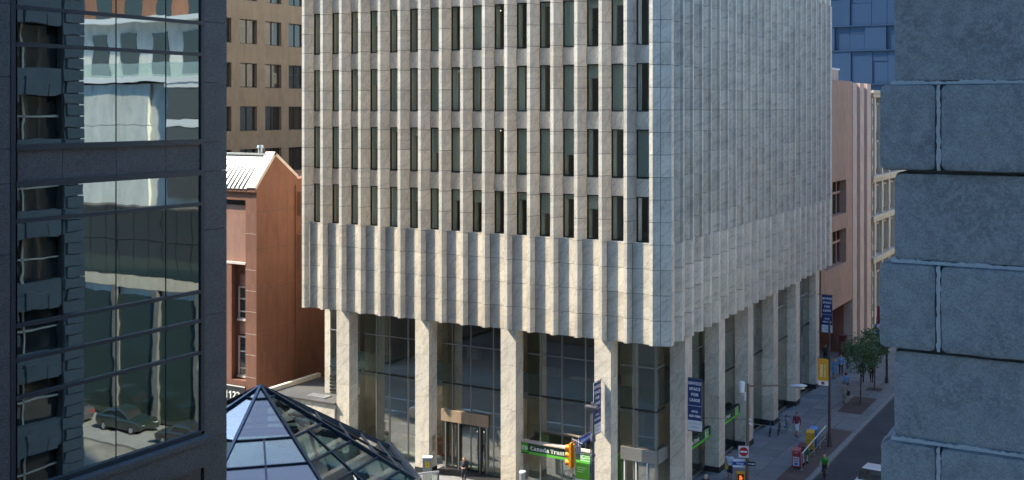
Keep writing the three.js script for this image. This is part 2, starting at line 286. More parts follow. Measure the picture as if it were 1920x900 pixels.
{ // the shaded side along the street: splayed corner slabs, then saw-tooth fins whose wide faces look back to the corner
  const WP = 1.657, N = 23, NW = 0.42, CX = -24.6, CZ = -60.76;
  const lerp = (t, d) => [XR + (CX - XR) * t - 0.43 * d, ZF + (CZ - ZF) * t - 0.9 * d];
  for (const [list, h] of [[skirtRows, 1.4345], [rows, ROW]]) for (const [y0] of list) {
    const lo = (h === ROW && y0 < SKT ? SKT : y0) + gap / 2, hi = y0 + h - gap / 2;
    put('corner_slab', prism([lerp(0.012, 0), lerp(0.4, 0), lerp(0.4, 0.16), lerp(0.1, 0.16)], lo, hi, rr(0, 5), rr(0, 5)), pick(M.marble), bld);
    put('corner_slab', prism([lerp(0.43, 0), lerp(0.985, 0), lerp(0.985, 0.16), lerp(0.43, 0.16)], lo, hi, rr(0, 5), rr(0, 5)), pick(M.marble), bld);
    put('corner_slab', B(CX - 0.16, CX, lo, hi, -61.16, CZ - 0.012, rr(0, 5), rr(0, 5)), pick(M.marble), bld);
  }
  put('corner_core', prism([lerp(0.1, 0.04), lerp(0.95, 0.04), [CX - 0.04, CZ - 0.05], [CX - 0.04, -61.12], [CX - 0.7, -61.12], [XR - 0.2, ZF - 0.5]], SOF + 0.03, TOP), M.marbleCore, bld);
  const shaft = [], low = [], skirt = [];
  for (let k = 0; k < VAR; k++) {
    const o = [rr(0, 5), rr(0, 5)];
    shaft.push(prism([[0, 0], [0, 0.17], [-0.3, 0.17], [-0.3, NW - 0.02], [-0.1, NW], [-Q, NW + P], [-Q, 0]], gap / 2, ROW - gap / 2, ...o));
    low.push(prism([[0, 0], [0, NW - 0.02], [-0.05, NW - 0.02], [-0.05, NW + 0.03], [-Q2, NW + P2], [-Q2, 0]], gap / 2, 1.4345 - gap / 2, ...o));
    skirt.push(B(-Q2 - 0.1, -Q2, gap / 2, 1.4345 - gap / 2, NW + P2 + 0.01, WP - 0.01, ...o));
    const va = rr(-0.45, 0.45), vs = rr(0.75, 1.3); for (const l of [shaft, low]) turnUV(l[k], va, vs);
  }
  const far = [], ledge = B(-Q - 0.1, -Q2 + 0.005, 0, 0.04, 0.02, WP - 0.01);
  for (let k = 1; k <= N; k++) {
    const z = -61.16 - k * WP, X = finX(z), own = k <= 17, fin = own ? part('fin', bld) : null;
    const add = (geo, y, sy, name) => { if (own) { const m = put(name, geo, pick(M.marble), fin); m.position.set(X, y, z); m.scale.y = sy; } else { const g = geo.clone(); g.scale(1, sy, 1); g.translate(X, y, z); far.push(g); } };
    for (const [y0] of rows) { const lo = Math.max(y0, SKT); add(pick(shaft), lo, (y0 + ROW - lo) / ROW, 'fin_slab'); }
    for (const [y0] of skirtRows) { add(pick(low), y0, 1, 'fin_slab'); add(pick(skirt), y0, 1, 'fin_recess_slab'); }
    add(ledge, SKT - 0.03, 1, 'fin_ledge');
    const core = prism([[X - 0.33, z + 0.03], [X - 0.33, z + NW - 0.02], [X - Q + 0.02, z + NW + P - 0.06], [X - Q - 0.3, z + NW + P - 0.06], [X - Q - 0.3, z + 0.03]], SKT, TOP);
    if (own) { put('fin_core', core, M.marbleCore, fin); put('fin_core', B(X - Q2 - 0.2, X - Q2 - 0.03, SOF + 0.02, SKT, z + 0.02, z + WP), M.marbleCore, fin); } else { far.push(core); }
  }
  put('fin_slab', merge(far), M.marble[0], bld).userData.kind = 'stuff';
  put('side_backing_wall', B(-26.7, -26.5, SOF + 0.4, TOP, ZF - 38.9, ZF - 2.0), M.roomWall, bld);
  put('rear_corner_slab', B(-26.2, finX(-99.27) , SOF, TOP, -99.6, -99.29), M.marble[1], bld);
}
// bodies behind the cladding
put('soffit', prism([[XL + 0.1, ZF - 0.45], [-25.6, ZF - 0.45], [-25.08, -61.3], [-26.0, -99.2], [XL + 0.1, -99.2]], SOF + 0.05, SOF + 0.35), M.slab, bld);
for (let f = 0; f < 5; f++) put('floor_slab', B(XL + 0.3, -26.72, 14.3 + 3.833 * f - 0.28, 14.3 + 3.833 * f, ZF - 38, ZF - Q - 0.36), M.slab, bld);
put('inner_wall', B(XL + 0.3, -26.75, SOF + 0.4, TOP, ZF - 8.2, ZF - 8), M.roomWall, bld);
put('end_wall', B(XL + 0.02, XL + 0.28, SOF, TOP, ZF - 38.9, ZF - Q - 0.02), M.marble[1], bld);
put('rear_wall', B(XL + 0.3, -26.22, SOF, TOP, ZF - 38.98, ZF - 38.92), M.marble[1], bld);
{ // storeys above the picture, plain
  const l = [B(XL, XR - 0.9, TOP + 0.01, 66, ZF - 38.98, ZF - Q)];
  for (let i = 0; i <= 16; i++) { const x = XL + i * PITCH; l.push(prism(i < 16 ? [[x, ZF], [x + A, ZF], [x + A + P, ZF - Q + 0.01], [x, ZF - Q + 0.01]] : [[x, ZF], [x + A, ZF], [x + A, ZF - Q + 0.01], [x, ZF - Q + 0.01]], TOP + 0.02, 65)); }
  for (let k = 1; k <= 23; k++) { const z = -61.16 - k * 1.657, X = finX(z); l.push(prism([[X, z], [X, z + 0.42], [X - Q, z + 0.42 + P], [X - 1.2, z + 0.42 + P], [X - 1.2, z]], TOP + 0.02, 65)); }
  l.push(prism([[XR + 0.01, ZF - 0.005], [-24.6, -60.76], [-24.6, -61.16], [-25.9, -61.16]], TOP + 0.02, 65), B(-26.4, -25.9, TOP + 0.03, 64, -99.2, -61));
  put('upper_storeys', merge(l), M.marble[1], bld);
}
// partitions between rooms, so that each window looks into its own depth
for (let i = 2; i < 16; i += 3) put('room_partition', B(XL + i * PITCH + 0.1, XL + i * PITCH + 0.2, SKT, TOP, ZF - 8, ZF - Q - 0.4), M.roomWall, bld);

// ground floor columns: slabs in four courses, dark base
function column(x0, x1, z0, z1, name = 'column') {
  const c = part(name, bld);
  put('column_core', B(x0 + 0.03, x1 - 0.03, GY, SOF + 0.04, z0 + 0.03, z1 - 0.03), M.marbleCore, c);
  put('column_base', B(x0 - 0.015, x1 + 0.015, GY, GY + 0.36, z0 - 0.015, z1 + 0.015), M.black, c);
  const ys = [GY + 0.365, 1.35, 4.2, 6.9, SOF - 0.01];
  for (let i = 0; i < 4; i++) put('column_slab', turnUV(B(x0, x1, ys[i] + 0.008, ys[i + 1] - 0.008, z0, z1, rr(0, 5), rr(0, 5)), rr(-0.4, 0.4), rr(0.75, 1.2)), pick(M.marble), c);
}
for (const x of [-48.45, -42.08, -35.72, -29.36]) column(x, x + 1.06, -61.56, -60.63);
const sideCols = [-63.87, -70.14, -76.41, -82.68, -88.95, -95.3];
for (const z of sideCols) column(finX(z) - 1.3, finX(z) - 0.34, z - 1.12, z);

// ground floor glazing
const ZG = -62.6, XG = -26.3;
const glz = part('shop_glazing', bld);
function glazeFront(x0, x1, mull) {
  const xs = [x0, ...mull, x1];
  for (let i = 0; i < xs.length - 1; i++) for (const [y0, y1] of [[GY + 0.05, 4.72], [4.8, 7.28], [7.34, SOF + 0.05]]) put('pane', B(xs[i] + 0.02, xs[i + 1] - 0.02, y0, y1, ZG - 0.02, ZG), M.shopGlass, glz);
  for (const x of mull) put('mullion', B(x - 0.03, x + 0.03, GY + 0.02, SOF + 0.05, ZG - 0.09, ZG + 0.05), M.alu, glz);
  put('transom', B(x0, x1, 4.72, 4.8, ZG - 0.1, ZG + 0.045), M.frame, glz); put('transom', B(x0, x1, 7.28, 7.34, ZG - 0.06, ZG + 0.045), M.alu, glz);
}
glazeFront(-50.6, -48.0, [-49.4]);
glazeFront(-47.6, -41.9, [-46.6, -45.5, -44.0, -42.6]);
glazeFront(-41.3, -35.4, [-40.5, -39.1, -37.4, -36.2]);
glazeFront(-34.9, -29.1, [-34.0, -32.5, -30.9, -29.6]);
glazeFront(-28.6, XG + 0.1, [-27.7]);
for (let k = 0; k < 6; k++) {
  const z0 = k ? sideCols[k - 1] - 1.12 : ZG, z1 = sideCols[k];
  for (const [a, b] of k ? [[z0, (z0 + z1) / 2], [(z0 + z1) / 2, z1]] : [[z0, z1]]) {
    for (const [y0, y1] of [[GY + 0.05, 4.72], [4.8, 7.28], [7.34, SOF + 0.05]]) put('pane', B(XG - 0.02, XG, y0, y1, a - 0.02, b + 0.02), M.shopGlass, glz);
    put('mullion', B(XG - 0.09, XG + 0.05, GY + 0.02, SOF + 0.05, a - 0.03, a + 0.03), M.alu, glz);
  }
  put('transom', B(XG - 0.1, XG + 0.045, 4.72, 4.8, z0 - 0.04, z1), M.frame, glz); put('transom', B(XG - 0.06, XG + 0.045, 7.28, 7.34, z0 - 0.04, z1), M.alu, glz);
}
put('spandrel_band', B(-50.9, XG - 0.3, 4.82, 6.0, ZG - 0.3, ZG - 0.2), M.bandGlass, bld); put('spandrel_band', B(XG - 0.3, XG - 0.2, 4.82, 6.0, ZF - 38, ZG - 0.2), M.bandGlass, bld);
// corner entrance under the glass corner
put('door_header', B(-28.5, XG + 0.12, 1.75, 2.5, ZG + 0.06, ZG + 0.2), M.alu, bld); put('door_header', B(XG + 0.06, XG + 0.2, 1.75, 2.5, -64.3, ZG + 0.04), M.alu, bld);
for (const x of [-28.3, -27.55, -26.85]) put('door_post', B(x, x + 0.06, GY, 1.75, ZG + 0.08, ZG + 0.16), M.white, bld);
// main entrance: pale header and bright posts
put('entrance_header', B(-41.3, -37.75, 2.3, 3.05, ZG + 0.06, ZG + 0.16), M.tanStone, bld);
for (const [x0, x1] of [[-40.91, -40.03], [-39.9, -38.45], [-38.3, -37.95]]) { const dr = part('door', bld); put('door_frame', merge([B(x0, x0 + 0.06, GY + 0.02, 2.28, ZG + 0.07, ZG + 0.12), B(x1 - 0.06, x1, GY + 0.02, 2.28, ZG + 0.07, ZG + 0.12), B(x0 + 0.06, x1 - 0.06, 2.2, 2.28, ZG + 0.07, ZG + 0.12), B(x0 + 0.06, x1 - 0.06, GY + 0.02, GY + 0.16, ZG + 0.07, ZG + 0.12)]), M.frame, dr); put('handle', B(x1 - 0.14, x1 - 0.11, 0.1, 0.7, ZG + 0.12, ZG + 0.17), M.steel, dr); }
for (const x of [-41.0, -40.0, -38.4, -37.9]) put('entrance_post', B(x, x + 0.09, GY, 2.29, ZG + 0.06, ZG + 0.15), M.alu, bld);
put('entrance_mat', B(-41.2, -35.8, GY + 0.003, GY + 0.012, ZG + 0.06, -61.2), M.black, bld);
// pale panels and louvre beside the narrow gap
put('end_panel', B(-51.1, -50.62, GY, 4.0, ZG - 0.25, ZG - 0.05), M.marble[0], bld); put('end_panel', B(-51.1, -50.62, 4.02, SOF, ZG - 0.25, ZG - 0.05), M.marble[2], bld);
for (let i = 0; i < 14; i++) put('louvre_slat', B(-50.55, -50.1, 0.9 + i * 0.24, 1.04 + i * 0.24, ZG + 0.06, ZG + 0.1), M.frame, bld);
// interior of the ground floor
put('shop_floor', B(-51, XG - 0.1, GY - 0.2, GY + 0.01, ZF - 38.8, ZG - 0.1), M.slab, bld);
put('mezzanine', B(-51, XG - 0.9, 4.35, 4.75, ZF - 14, ZG - 0.4), M.slab, bld);
put('shop_wall', B(-51.1, XG - 1.5, GY, SOF, ZF - 14.3, ZF - 14), M.roomWall, bld); put('shop_wall', B(-51.12, -50.95, GY, SOF, ZF - 14, ZG - 0.3), M.roomWall, bld);
put('shop_wall', B(XG - 6, XG - 5.8, GY, SOF, ZF - 38.8, ZF - 9), M.roomWall, bld);
for (const [x, z, w, d, h, m] of [[-46.3, -64.6, 1.8, 0.7, 0.75, 'cream'], [-43.6, -65.4, 0.7, 0.7, 0.8, 'terraPale'], [-42.9, -64.3, 0.7, 0.7, 0.8, 'terraPale'], [-37.2, -65.8, 2.2, 0.7, 1.0, 'cream'], [-34.2, -64.4, 1.4, 0.6, 1.1, 'blindLight'], [-32.2, -65, 1.4, 0.6, 1.1, 'blindLight'], [-30.4, -64.4, 1.0, 0.6, 1.9, 'greenBoard']]) put('furniture', B(x, x + w, GY + 0.01, GY + h, z - d, z), M[m], bld);
for (const [x, z, w, d, h, m] of [[-46, -63.9, 1.5, 0.7, 0.75, 'cream'], [-44, -64.6, 0.6, 0.6, 1.0, 'black'], [-40, -64, 1.5, 0.7, 0.75, 'cream'], [-38, -64.8, 0.6, 0.6, 1.1, 'blindLight'], [-33.8, -64, 1.5, 0.7, 0.75, 'cream'], [-31.2, -64.5, 0.9, 0.5, 1.6, 'blueBoard']]) put('furniture', B(x, x + w, 4.76, 4.76 + h, z - d, z), M[m], bld);
for (const x of [-44.8, -38.4, -32]) put('inner_pillar', B(x, x + 0.7, GY, SOF, ZF - 7.2, ZF - 6.5), M.marble[1], bld);
for (const [x, z, w] of [[-46, -66, 1.6], [-44, -70, 1.2], [-36.5, -67, 1.8], [-33.5, -65.5, 1.5], [-31, -68, 1.2]]) { put('counter', B(x, x + w, GY, 0.4, z, z + 0.6), M.roomWall, bld); put('counter', B(x + 0.3, x + w, 4.76, 5.5, z, z + 0.6), M.blind, bld); }
for (let i = 0; i < 15; i++) for (const [y, dz] of [[4.29, 1.1], [4.29, 3.2], [SOF - 0.02, 2.0]]) if (rnd() < 0.75) put('ceiling_light', B(-50 + i * 1.55, -49.1 + i * 1.55, y, y + 0.04, ZG - dz - 0.14, ZG - dz), M.shopTube, bld);

// ---------------------------------------------------------------- dark granite tower with mirror glass
const tw = thing('granite_tower', 'dark polished granite tower with mirror glass windows and blue grey bars', 'building');
{
  const X = -22.8, z0 = -17.05, z1 = -22.72, E = -23.7;        // window opening from z0 (near) to z1, corner at E
  const mz = [z0, -18.28, -19.88, -21.51, z1];
  put('tower_core', merge([B(-60, X - 0.35, GY, 13.55, E + 0.03, 40), B(-60, X - 0.35, 13.55, 149, E + 0.03, 40)]), M.joint, tw);
  put('upper_storeys', B(-60, X - 0.002, 30, 150, E, 40), M.granite, tw);
  put('lower_storeys', B(-60, X - 0.002, GY, 9.6, E, 40), M.granite, tw);
  const slab = (a, b, c, d, off = 0) => put('granite_panel', B(X - 0.34, X - off, a + 0.006, b - 0.006, c + 0.006, d - 0.006, rr(0, 1), rr(0, 1)), M.granite, tw);
  const L1 = [9.62, 11.5, 13.55, 16.9, 19.23, 20.83, 21.62, 23.25, 24.9, 27.5, 29.98];
  for (let i = 0; i < L1.length - 1; i++) {
    slab(L1[i], L1[i + 1], E, -22.84); slab(L1[i], L1[i + 1], -16.85, -14.6);
    put('granite_panel', B(-60, X - 0.345, L1[i] + 0.006, L1[i + 1] - 0.006, E + 0.0, E + 0.028), M.granite, tw);
  }
  put('granite_edge', B(X - 0.1, X + 0.012, 13.8, 29.98, -16.98, -16.86), M.towerFrame, tw); put('granite_edge', B(X - 0.1, X + 0.012, 13.8, 29.98, -22.83, -22.73), M.towerFrame, tw);
  for (let i = 0; i < 4; i++) {
    slab(20.86, 21.58, mz[i + 1], mz[i], 0.03); slab(9.62, 11.5, mz[i + 1], mz[i]); slab(11.5, 13.5, mz[i + 1], mz[i]);
  }
  put('window_sill', B(X - 0.3, X + 0.28, 13.56, 13.7, -22.86, -10), M.granite, tw); put('sill_drip', B(X - 0.001, X + 0.24, 12.9, 13.55, -22.84, -10), M.granite, tw);
  const bars = [13.76, 15.93, 16.79, 17.58, 19.96, 20.80], bars2 = [21.64, 24.0, 24.85, 25.7, 28.1, 29.95];
  for (const set of [bars, bars2]) {
    set.forEach((y, i) => put('transom', B(X - 0.1, X + 0.02 + (i % 5 ? 0 : 0.012), y - (i % 5 ? 0.045 : 0.07), y + (i % 5 ? 0.045 : 0.07), z1 - 0.01, z0 + 0.06), M.towerFrame, tw));
    for (let r = 0; r < set.length - 1; r++) for (let i = 0; i < 4; i++) {
      const g = B(X - 0.06, X - 0.045, set[r] + 0.04, set[r + 1] - 0.04, mz[i + 1] + 0.012, mz[i] - 0.012, rr(0, 9), rr(0, 9));
      put('pane', g, M.mirror, tw);
    }
    for (let i = 1; i < 4; i++) put('mullion', B(X - 0.08, X - 0.035, set[0], set[5], mz[i] - 0.011, mz[i] + 0.011), M.joint, tw);
  }
}

// ---------------------------------------------------------------- terracotta house with the white standing seam roof
{
  const h = thing('terracotta_house', 'terracotta rendered house with white standing seam gable roof beside the narrow gap', 'building');
  const X = -56.78, ZN = -62, ZR = -63.95, ZB = -66.4, YE = 16.9, YP = 19.35, W = -68;   // gable end at X, ridge along x
  // gable wall with its pointed top
  const pts = [[ZN, GY], [ZB, GY], [ZB, 17.45], [ZR, YP], [ZN, YE]];
  const sh = new THREE.Shape(pts.map(([z, y]) => new THREE.Vector2(-z, y)));
  let g = new THREE.ExtrudeGeometry(sh, { depth: 0.4, bevelEnabled: false }); g.rotateY(Math.PI / 2); g.translate(X - 0.4, 0, 0);
  put('gable_wall', metreUV(g), M.terra, h);
  for (const y of [15.2, 12.5, 9.6, 6.6, 3.6]) put('wall_joint', B(X - 0.02, X + 0.004, y, y + 0.02, ZB + 0.02, ZN - 0.02), M.seam, h).userData.label = 'thin dark joint line across the gable wall';
  for (const z of [-63.1, -64.2, -65.3]) for (const [q, w] of [[GY, 3.6], [3.62, 6.6], [6.62, 9.6], [9.62, 12.5], [12.52, 15.2], [15.22, 16.8]]) put('wall_joint', B(X - 0.02, X + 0.0035, q, w, z, z + 0.014), M.seam, h);
  // downpipe at the back corner
  put('downpipe', merge([rod([X + 0.08, GY, ZB + 0.25], [X + 0.08, 16.9, ZB + 0.25], 0.05, 0.05, 8), ...[2, 6, 10, 14].map(y => rod([X, y, ZB + 0.25], [X + 0.1, y, ZB + 0.25], 0.03, 0.03, 6))]), M.terra, h);
  // front wall with the tall recess
  const F = (x0, x1, y0, y1, m = M.terra) => put('wall', B(x0, x1, y0, y1, ZN - 0.5, ZN), m, h);
  F(X - 1.05, X - 0.4, GY, 11.35); F(W, X - 2.4, GY, 11.35); F(X - 2.4, X - 1.05, GY, 3.0);
  put('wall_corner', B(X - 0.4, X - 0.002, GY, YE - 0.25, ZN - 0.4, ZN + 0.012), M.terra, h);
  put('wall_pier', B(X - 1.05, X - 0.4, 11.35, YE - 0.3, ZN - 0.5, ZN), M.terra, h);
  put('wall_panel', B(W, X - 1.05, 11.55, 15.6, ZN - 0.6, ZN - 0.25), M.terraPale, h);
  put('wall_lintel', B(W, X - 1.05, YE - 0.9, YE - 0.3, ZN - 0.5, ZN), M.terra, h);
  put('string_course', B(W, X - 1.05, 11.35, 11.5, ZN - 0.6, ZN + 0.03), M.cream, h);
  put('eave', B(W, X + 0.02, YE - 0.29, YE - 0.06, ZN - 0.5, ZN + 0.15), M.terra, h);
  for (const y of [13.6, 11.0, 9.5, 8.0, 6.4, 4.9, 3.3, 1.7]) put('wall_joint', B(X - 1.04, X - 0.02, y, y + 0.022, ZN - 0.02, ZN + 0.016), M.cream, h);
  // window strip in the recess
  const wx0 = X - 2.4, wx1 = X - 1.05, zi = ZN - 0.42;
  put('recess_back', B(wx0, wx1, 3.0, 11.35, zi - 0.3, zi - 0.06), M.terra, h);
  put('recess_panel', B(wx0 + 0.4, wx1 - 0.05, 9.75, 10.6, zi - 0.06, zi), M.terraPale, h); put('recess_panel', B(wx0 + 0.4, wx1 - 0.05, 6.25, 7.1, zi - 0.06, zi), M.terraPale, h);
  for (const [a, b] of [[7.35, 9.7], [3.25, 6.1]]) {
    const w = part('window', h);
    put('window_frame', merge([B(wx0 + 0.3, wx0 + 0.42, a, b, zi - 0.06, zi + 0.04), B(wx1 - 0.1, wx1 - 0.01, a, b, zi - 0.06, zi + 0.04), ...[a, a + 0.5, a + (b - a) * 0.6, b - 0.09].map(y => B(wx0 + 0.42, wx1 - 0.1, y, y + 0.09, zi - 0.06, zi + 0.04))]), M.cream, w);
    put('pane', B(wx0 + 0.42, wx1 - 0.1, a + 0.09, b - 0.09, zi - 0.03, zi - 0.02), M.darkGlass, w);
    put('window_sill', B(wx0 + 0.25, wx1 - 0.002, a - 0.14, a, zi - 0.06, zi + 0.12), M.cream, h);
  }
  // roof: two slopes of metal trays with raised seams, gable coping, ridge vent
  const slope = (zA, yA, zB, yB, name) => {
    const n = 26, w = (X - 0.75 - W) / n;
    for (let i = 0; i < n; i++) {
      const a = X - 0.75 - i * w;
      put(name, quadSlab([[a - w + 0.03, yA, zA], [a - 0.0, yA, zA], [a - 0.0, yB, zB], [a - w + 0.03, yB, zB]], 0.05), M.whiteRoof, h);
      if (name === 'roof_tray') put('roof_seam', beam([a - w + 0.015, yA + 0.03, zA + 0.02], [a - w + 0.015, yB + 0.0, zB - 0.08], 0.07, 0.09), M.seam, h);
    }
  };
  slope(ZN + 0.2, YE - 0.05, ZR, YP - 0.1, 'roof_tray'); slope(ZR, YP - 0.1, ZB - 0.1, 17.3, 'rear_roof_tray');
  put('ridge_cap', B(W, X - 0.75, YP - 0.17, YP - 0.04, ZR - 0.15, ZR + 0.22), M.whiteRoof, h);
  put('gable_coping', quadSlab([[X - 0.85, YE + 0.05, ZN + 0.22], [X + 0.03, YE + 0.05, ZN + 0.22], [X + 0.03, YP + 0.1, ZR], [X - 0.85, YP + 0.1, ZR]], 0.22), M.cream, h);
  put('gable_coping', quadSlab([[X - 0.85, YP + 0.1, ZR], [X + 0.03, YP + 0.1, ZR], [X + 0.03, 17.62, ZB - 0.1], [X - 0.85, 17.62, ZB - 0.1]], 0.22), M.cream, h);
  put('roof_core', B(W, X - 0.45, 14, 16.6, ZB + 0.05, ZN - 0.62), M.seam, h);
  put('rear_wing', B(-66, X - 0.6, GY, 17.3, -76, ZB - 0.02), M.terra, h);
  put('wall_box', B(X - 0.2, X + 0.5, 14.6, 16.4, ZB - 0.45, ZB - 0.02), M.terraPale, h); put('wall_box', B(X - 0.2, X + 0.6, 10.6, 13.2, ZB - 0.55, ZB - 0.02), M.terraPale, h);
  const v = thing('roof_vent', 'small round metal vent standing on the white ridge of the terracotta house', 'vent', [X - 1.4, YP - 0.06, ZR]);
  put('vent_pipe', rod([0, 0, 0], [0, 0.45, 0], 0.16, 0.16, 12), M.steel, v); put('vent_cap', rod([0, 0.42, 0], [0, 0.62, 0], 0.28, 0.22, 12), M.steel, v);
  // number sign
  const s = thing('number_sign', 'black sign board with white house number 1122 on the terracotta house', 'sign', [-59.35, 1.9, ZN + 0.2]);
  board('sign_board', s, 3.4, 1.5, 0.12, print(680, 300, (c, w, hh) => { c.fillStyle = '#1b1a19'; c.fillRect(0, 0, w, hh); c.fillStyle = '#e9e2d4'; c.fillRect(0, 0, w, 14); c.font = 'bold 150px sans-serif'; c.fillText('1122', 285, 195, 300); }), M.black);
}
// narrow dark gap and the low marble block beside the columns
{
  const t = thing('low_marble_block', 'low pale marble service block with flat roof coloured dark for shade beside the first column', 'service block');
  put('block_body', B(-54.4, -51.1, GY, 2.8, -66, -60.5), M.marble[1], t); put('block_body', B(-51.08, -48.52, GY, 2.8, -62.45, -60.5), M.marble[0], t);
  put('block_roof', B(-54.5, -48.5, 2.8, 2.92, -62.48, -60.4), M.roofFeltShade, t); put('block_roof', B(-54.5, -51.2, 2.8, 2.91, -66, -62.5), M.roofFeltShade, t); put('hatch', B(-51.4, -49.8, 2.92, 2.99, -61.8, -61.0), M.alu, t); put('roof_edge', B(-54.5, -54.2, 2.92, 3.2, -66, -60.4), M.marble[2], t);  // block roof is coloured dark to stand in for the shade on it
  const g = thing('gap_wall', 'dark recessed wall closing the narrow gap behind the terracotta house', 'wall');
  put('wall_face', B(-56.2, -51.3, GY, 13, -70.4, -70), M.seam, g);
}
// ---------------------------------------------------------------- brown office slab behind the house
{
  const b = thing('brown_office', 'brown office slab with square paired windows behind the white roofed house', 'building');
  const X = -69.5, heads = [30.34, 26.55, 22.8, 19.1, 34.1];
  const cols = [-67.5, -70.68, -73.83, -77.0, -80.1, -83.2];
  put('inner_core', B(-90, X - 0.6, GY, 44, -95, -66), M.roomWall, b);
  // wall built round the openings: floor bands and piers between
  const H = 2.12, Wd = 2.12;
  heads.sort((p, q) => p - q);
  put('wall_band', B(X - 0.58, X, GY, heads[0] - H, -95, -66), M.brownWall, b);
  heads.forEach((y, i) => {
    put('wall_band', B(X - 0.58, X, y, (heads[i + 1] ?? 46) - (heads[i + 1] ? H : 0), -95, -66), M.brownWall, b);
    for (let c = 0; c < cols.length; c++) {
      const a = cols[c];
      put('wall_pier', B(X - 0.58, X, y - H, y, a, c ? cols[c - 1] - Wd : -66), M.brownWall, b);
      const w = part('window', b);
      put('pane', B(X - 0.3, X - 0.28, y - H, y, a - Wd, a), M.darkGlass, w);
      put('window_frame', merge([B(X - 0.28, X - 0.22, y - H, y, a - Wd / 2 - 0.04, a - Wd / 2 + 0.04), B(X - 0.28, X - 0.22, y - 0.07, y, a - Wd, a), B(X - 0.28, X - 0.22, y - H, y - H + 0.07, a - Wd, a)]), M.frame, w);
      if (rnd() < 0.5) put('blind', B(X - 0.42, X - 0.4, y - H * rr(0.2, 0.6), y, a - Wd, a), M.roomWall, w);
    }
    put('wall_pier', B(X - 0.58, X, y - H, y, -95, cols[cols.length - 1] - Wd), M.brownWall, b);
  });
}
// ---------------------------------------------------------------- octagonal glass pyramid
{
  const S = 1.0, p = thing('glass_pyramid', 'eight sided glass pyramid roof with dark frame bars over the plaza', 'skylight', [-31.7, 7.92, -34.85]);
  const R = 7, HT = 3.5, lev = [0.1, 0.403, 0.59, 0.76, 0.9, 1.0], reach = [7, 7, 7, 7, 6.6, 6.2, 6.0, 6.35], dir = k => [Math.cos((k + 0.5) * Math.PI / 4), Math.sin((k + 0.5) * Math.PI / 4)];
  const at = (k, t, lift = 0) => { const [c, s] = dir(k), q = reach[k % 8]; return [q * t * c, HT * (1 - t) + lift, q * t * s]; };
  const lerp = (a, b, t) => a.map((v, i) => v + (b[i] - v) * t);
  for (let k = 0; k < 8; k++) {
    put('hip_bar', beam(at(k, 0.0, 0.02), at(k, 1, 0.02), 0.11, 0.14), M.pyrFrame, p);
    let t0 = 0;
    lev.forEach((t1, r) => {
      const nSplit = r < 2 ? 1 : 2;
      put('cross_bar', beam(at(k, t1), at(k + 1, t1), 0.09, 0.1), M.pyrFrame, p);
      for (let j = 0; j < nSplit; j++) {
        const a = lerp(at(k, t0), at(k + 1, t0), j / nSplit), bq = lerp(at(k, t0), at(k + 1, t0), (j + 1) / nSplit), c = lerp(at(k, t1), at(k + 1, t1), (j + 1) / nSplit), d = lerp(at(k, t1), at(k + 1, t1), j / nSplit);
        put('pane', quadSlab(r ? [a, bq, c, d] : [a, c, d], 0.02), M.pyrGlass, p);
        if (j) put('glazing_bar', beam(a, d, 0.075, 0.09), M.pyrFrame, p);
      }
      t0 = t1;
    });
    // steep glass skirt and gutter
    const sk = (q, t, y) => { const [c, s] = dir(q), r = reach[q % 8]; return [r * t * c, y, r * t * s]; };
    put('gutter', beam(sk(k, 1.02, -0.02), sk(k + 1, 1.02, -0.02), 0.2, 0.22), M.pyrFrame, p);
    put('skirt_pane', quadSlab([sk(k, 1.02, -0.1), sk(k + 1, 1.02, -0.1), sk(k + 1, 1.25, -1.9), sk(k, 1.25, -1.9)], 0.03), M.pyrGlass, p);
    put('skirt_bar', beam(sk(k, 1.03, -0.05), sk(k, 1.26, -1.9), 0.12, 0.12), M.pyrFrame, p);
  }
  const l = []; for (let k = 0; k < 8; k++) { const [c, s] = dir(k); l.push([reach[k] * 1.27 * c, reach[k] * 1.27 * s]); }
  put('base_wall', prism(l, -8.62, -1.92), M.granite, p);
  put('inner_floor', prism(l.map(q => q.map(v => v * 0.97)), -1.915, -1.88), M.greyStone, p);
  for (const [x, z, w, d, m] of [[1, 2, 2.2, 0.5, M.blind], [2.6, 0.6, 0.6, 1.6, M.cream], [0.4, 3.6, 1.4, 0.5, M.white], [3.6, 2.2, 0.8, 0.8, M.terraPale]]) put('counter', B(x, x + w, -1.88, -0.9, z, z + d), m, p);
}
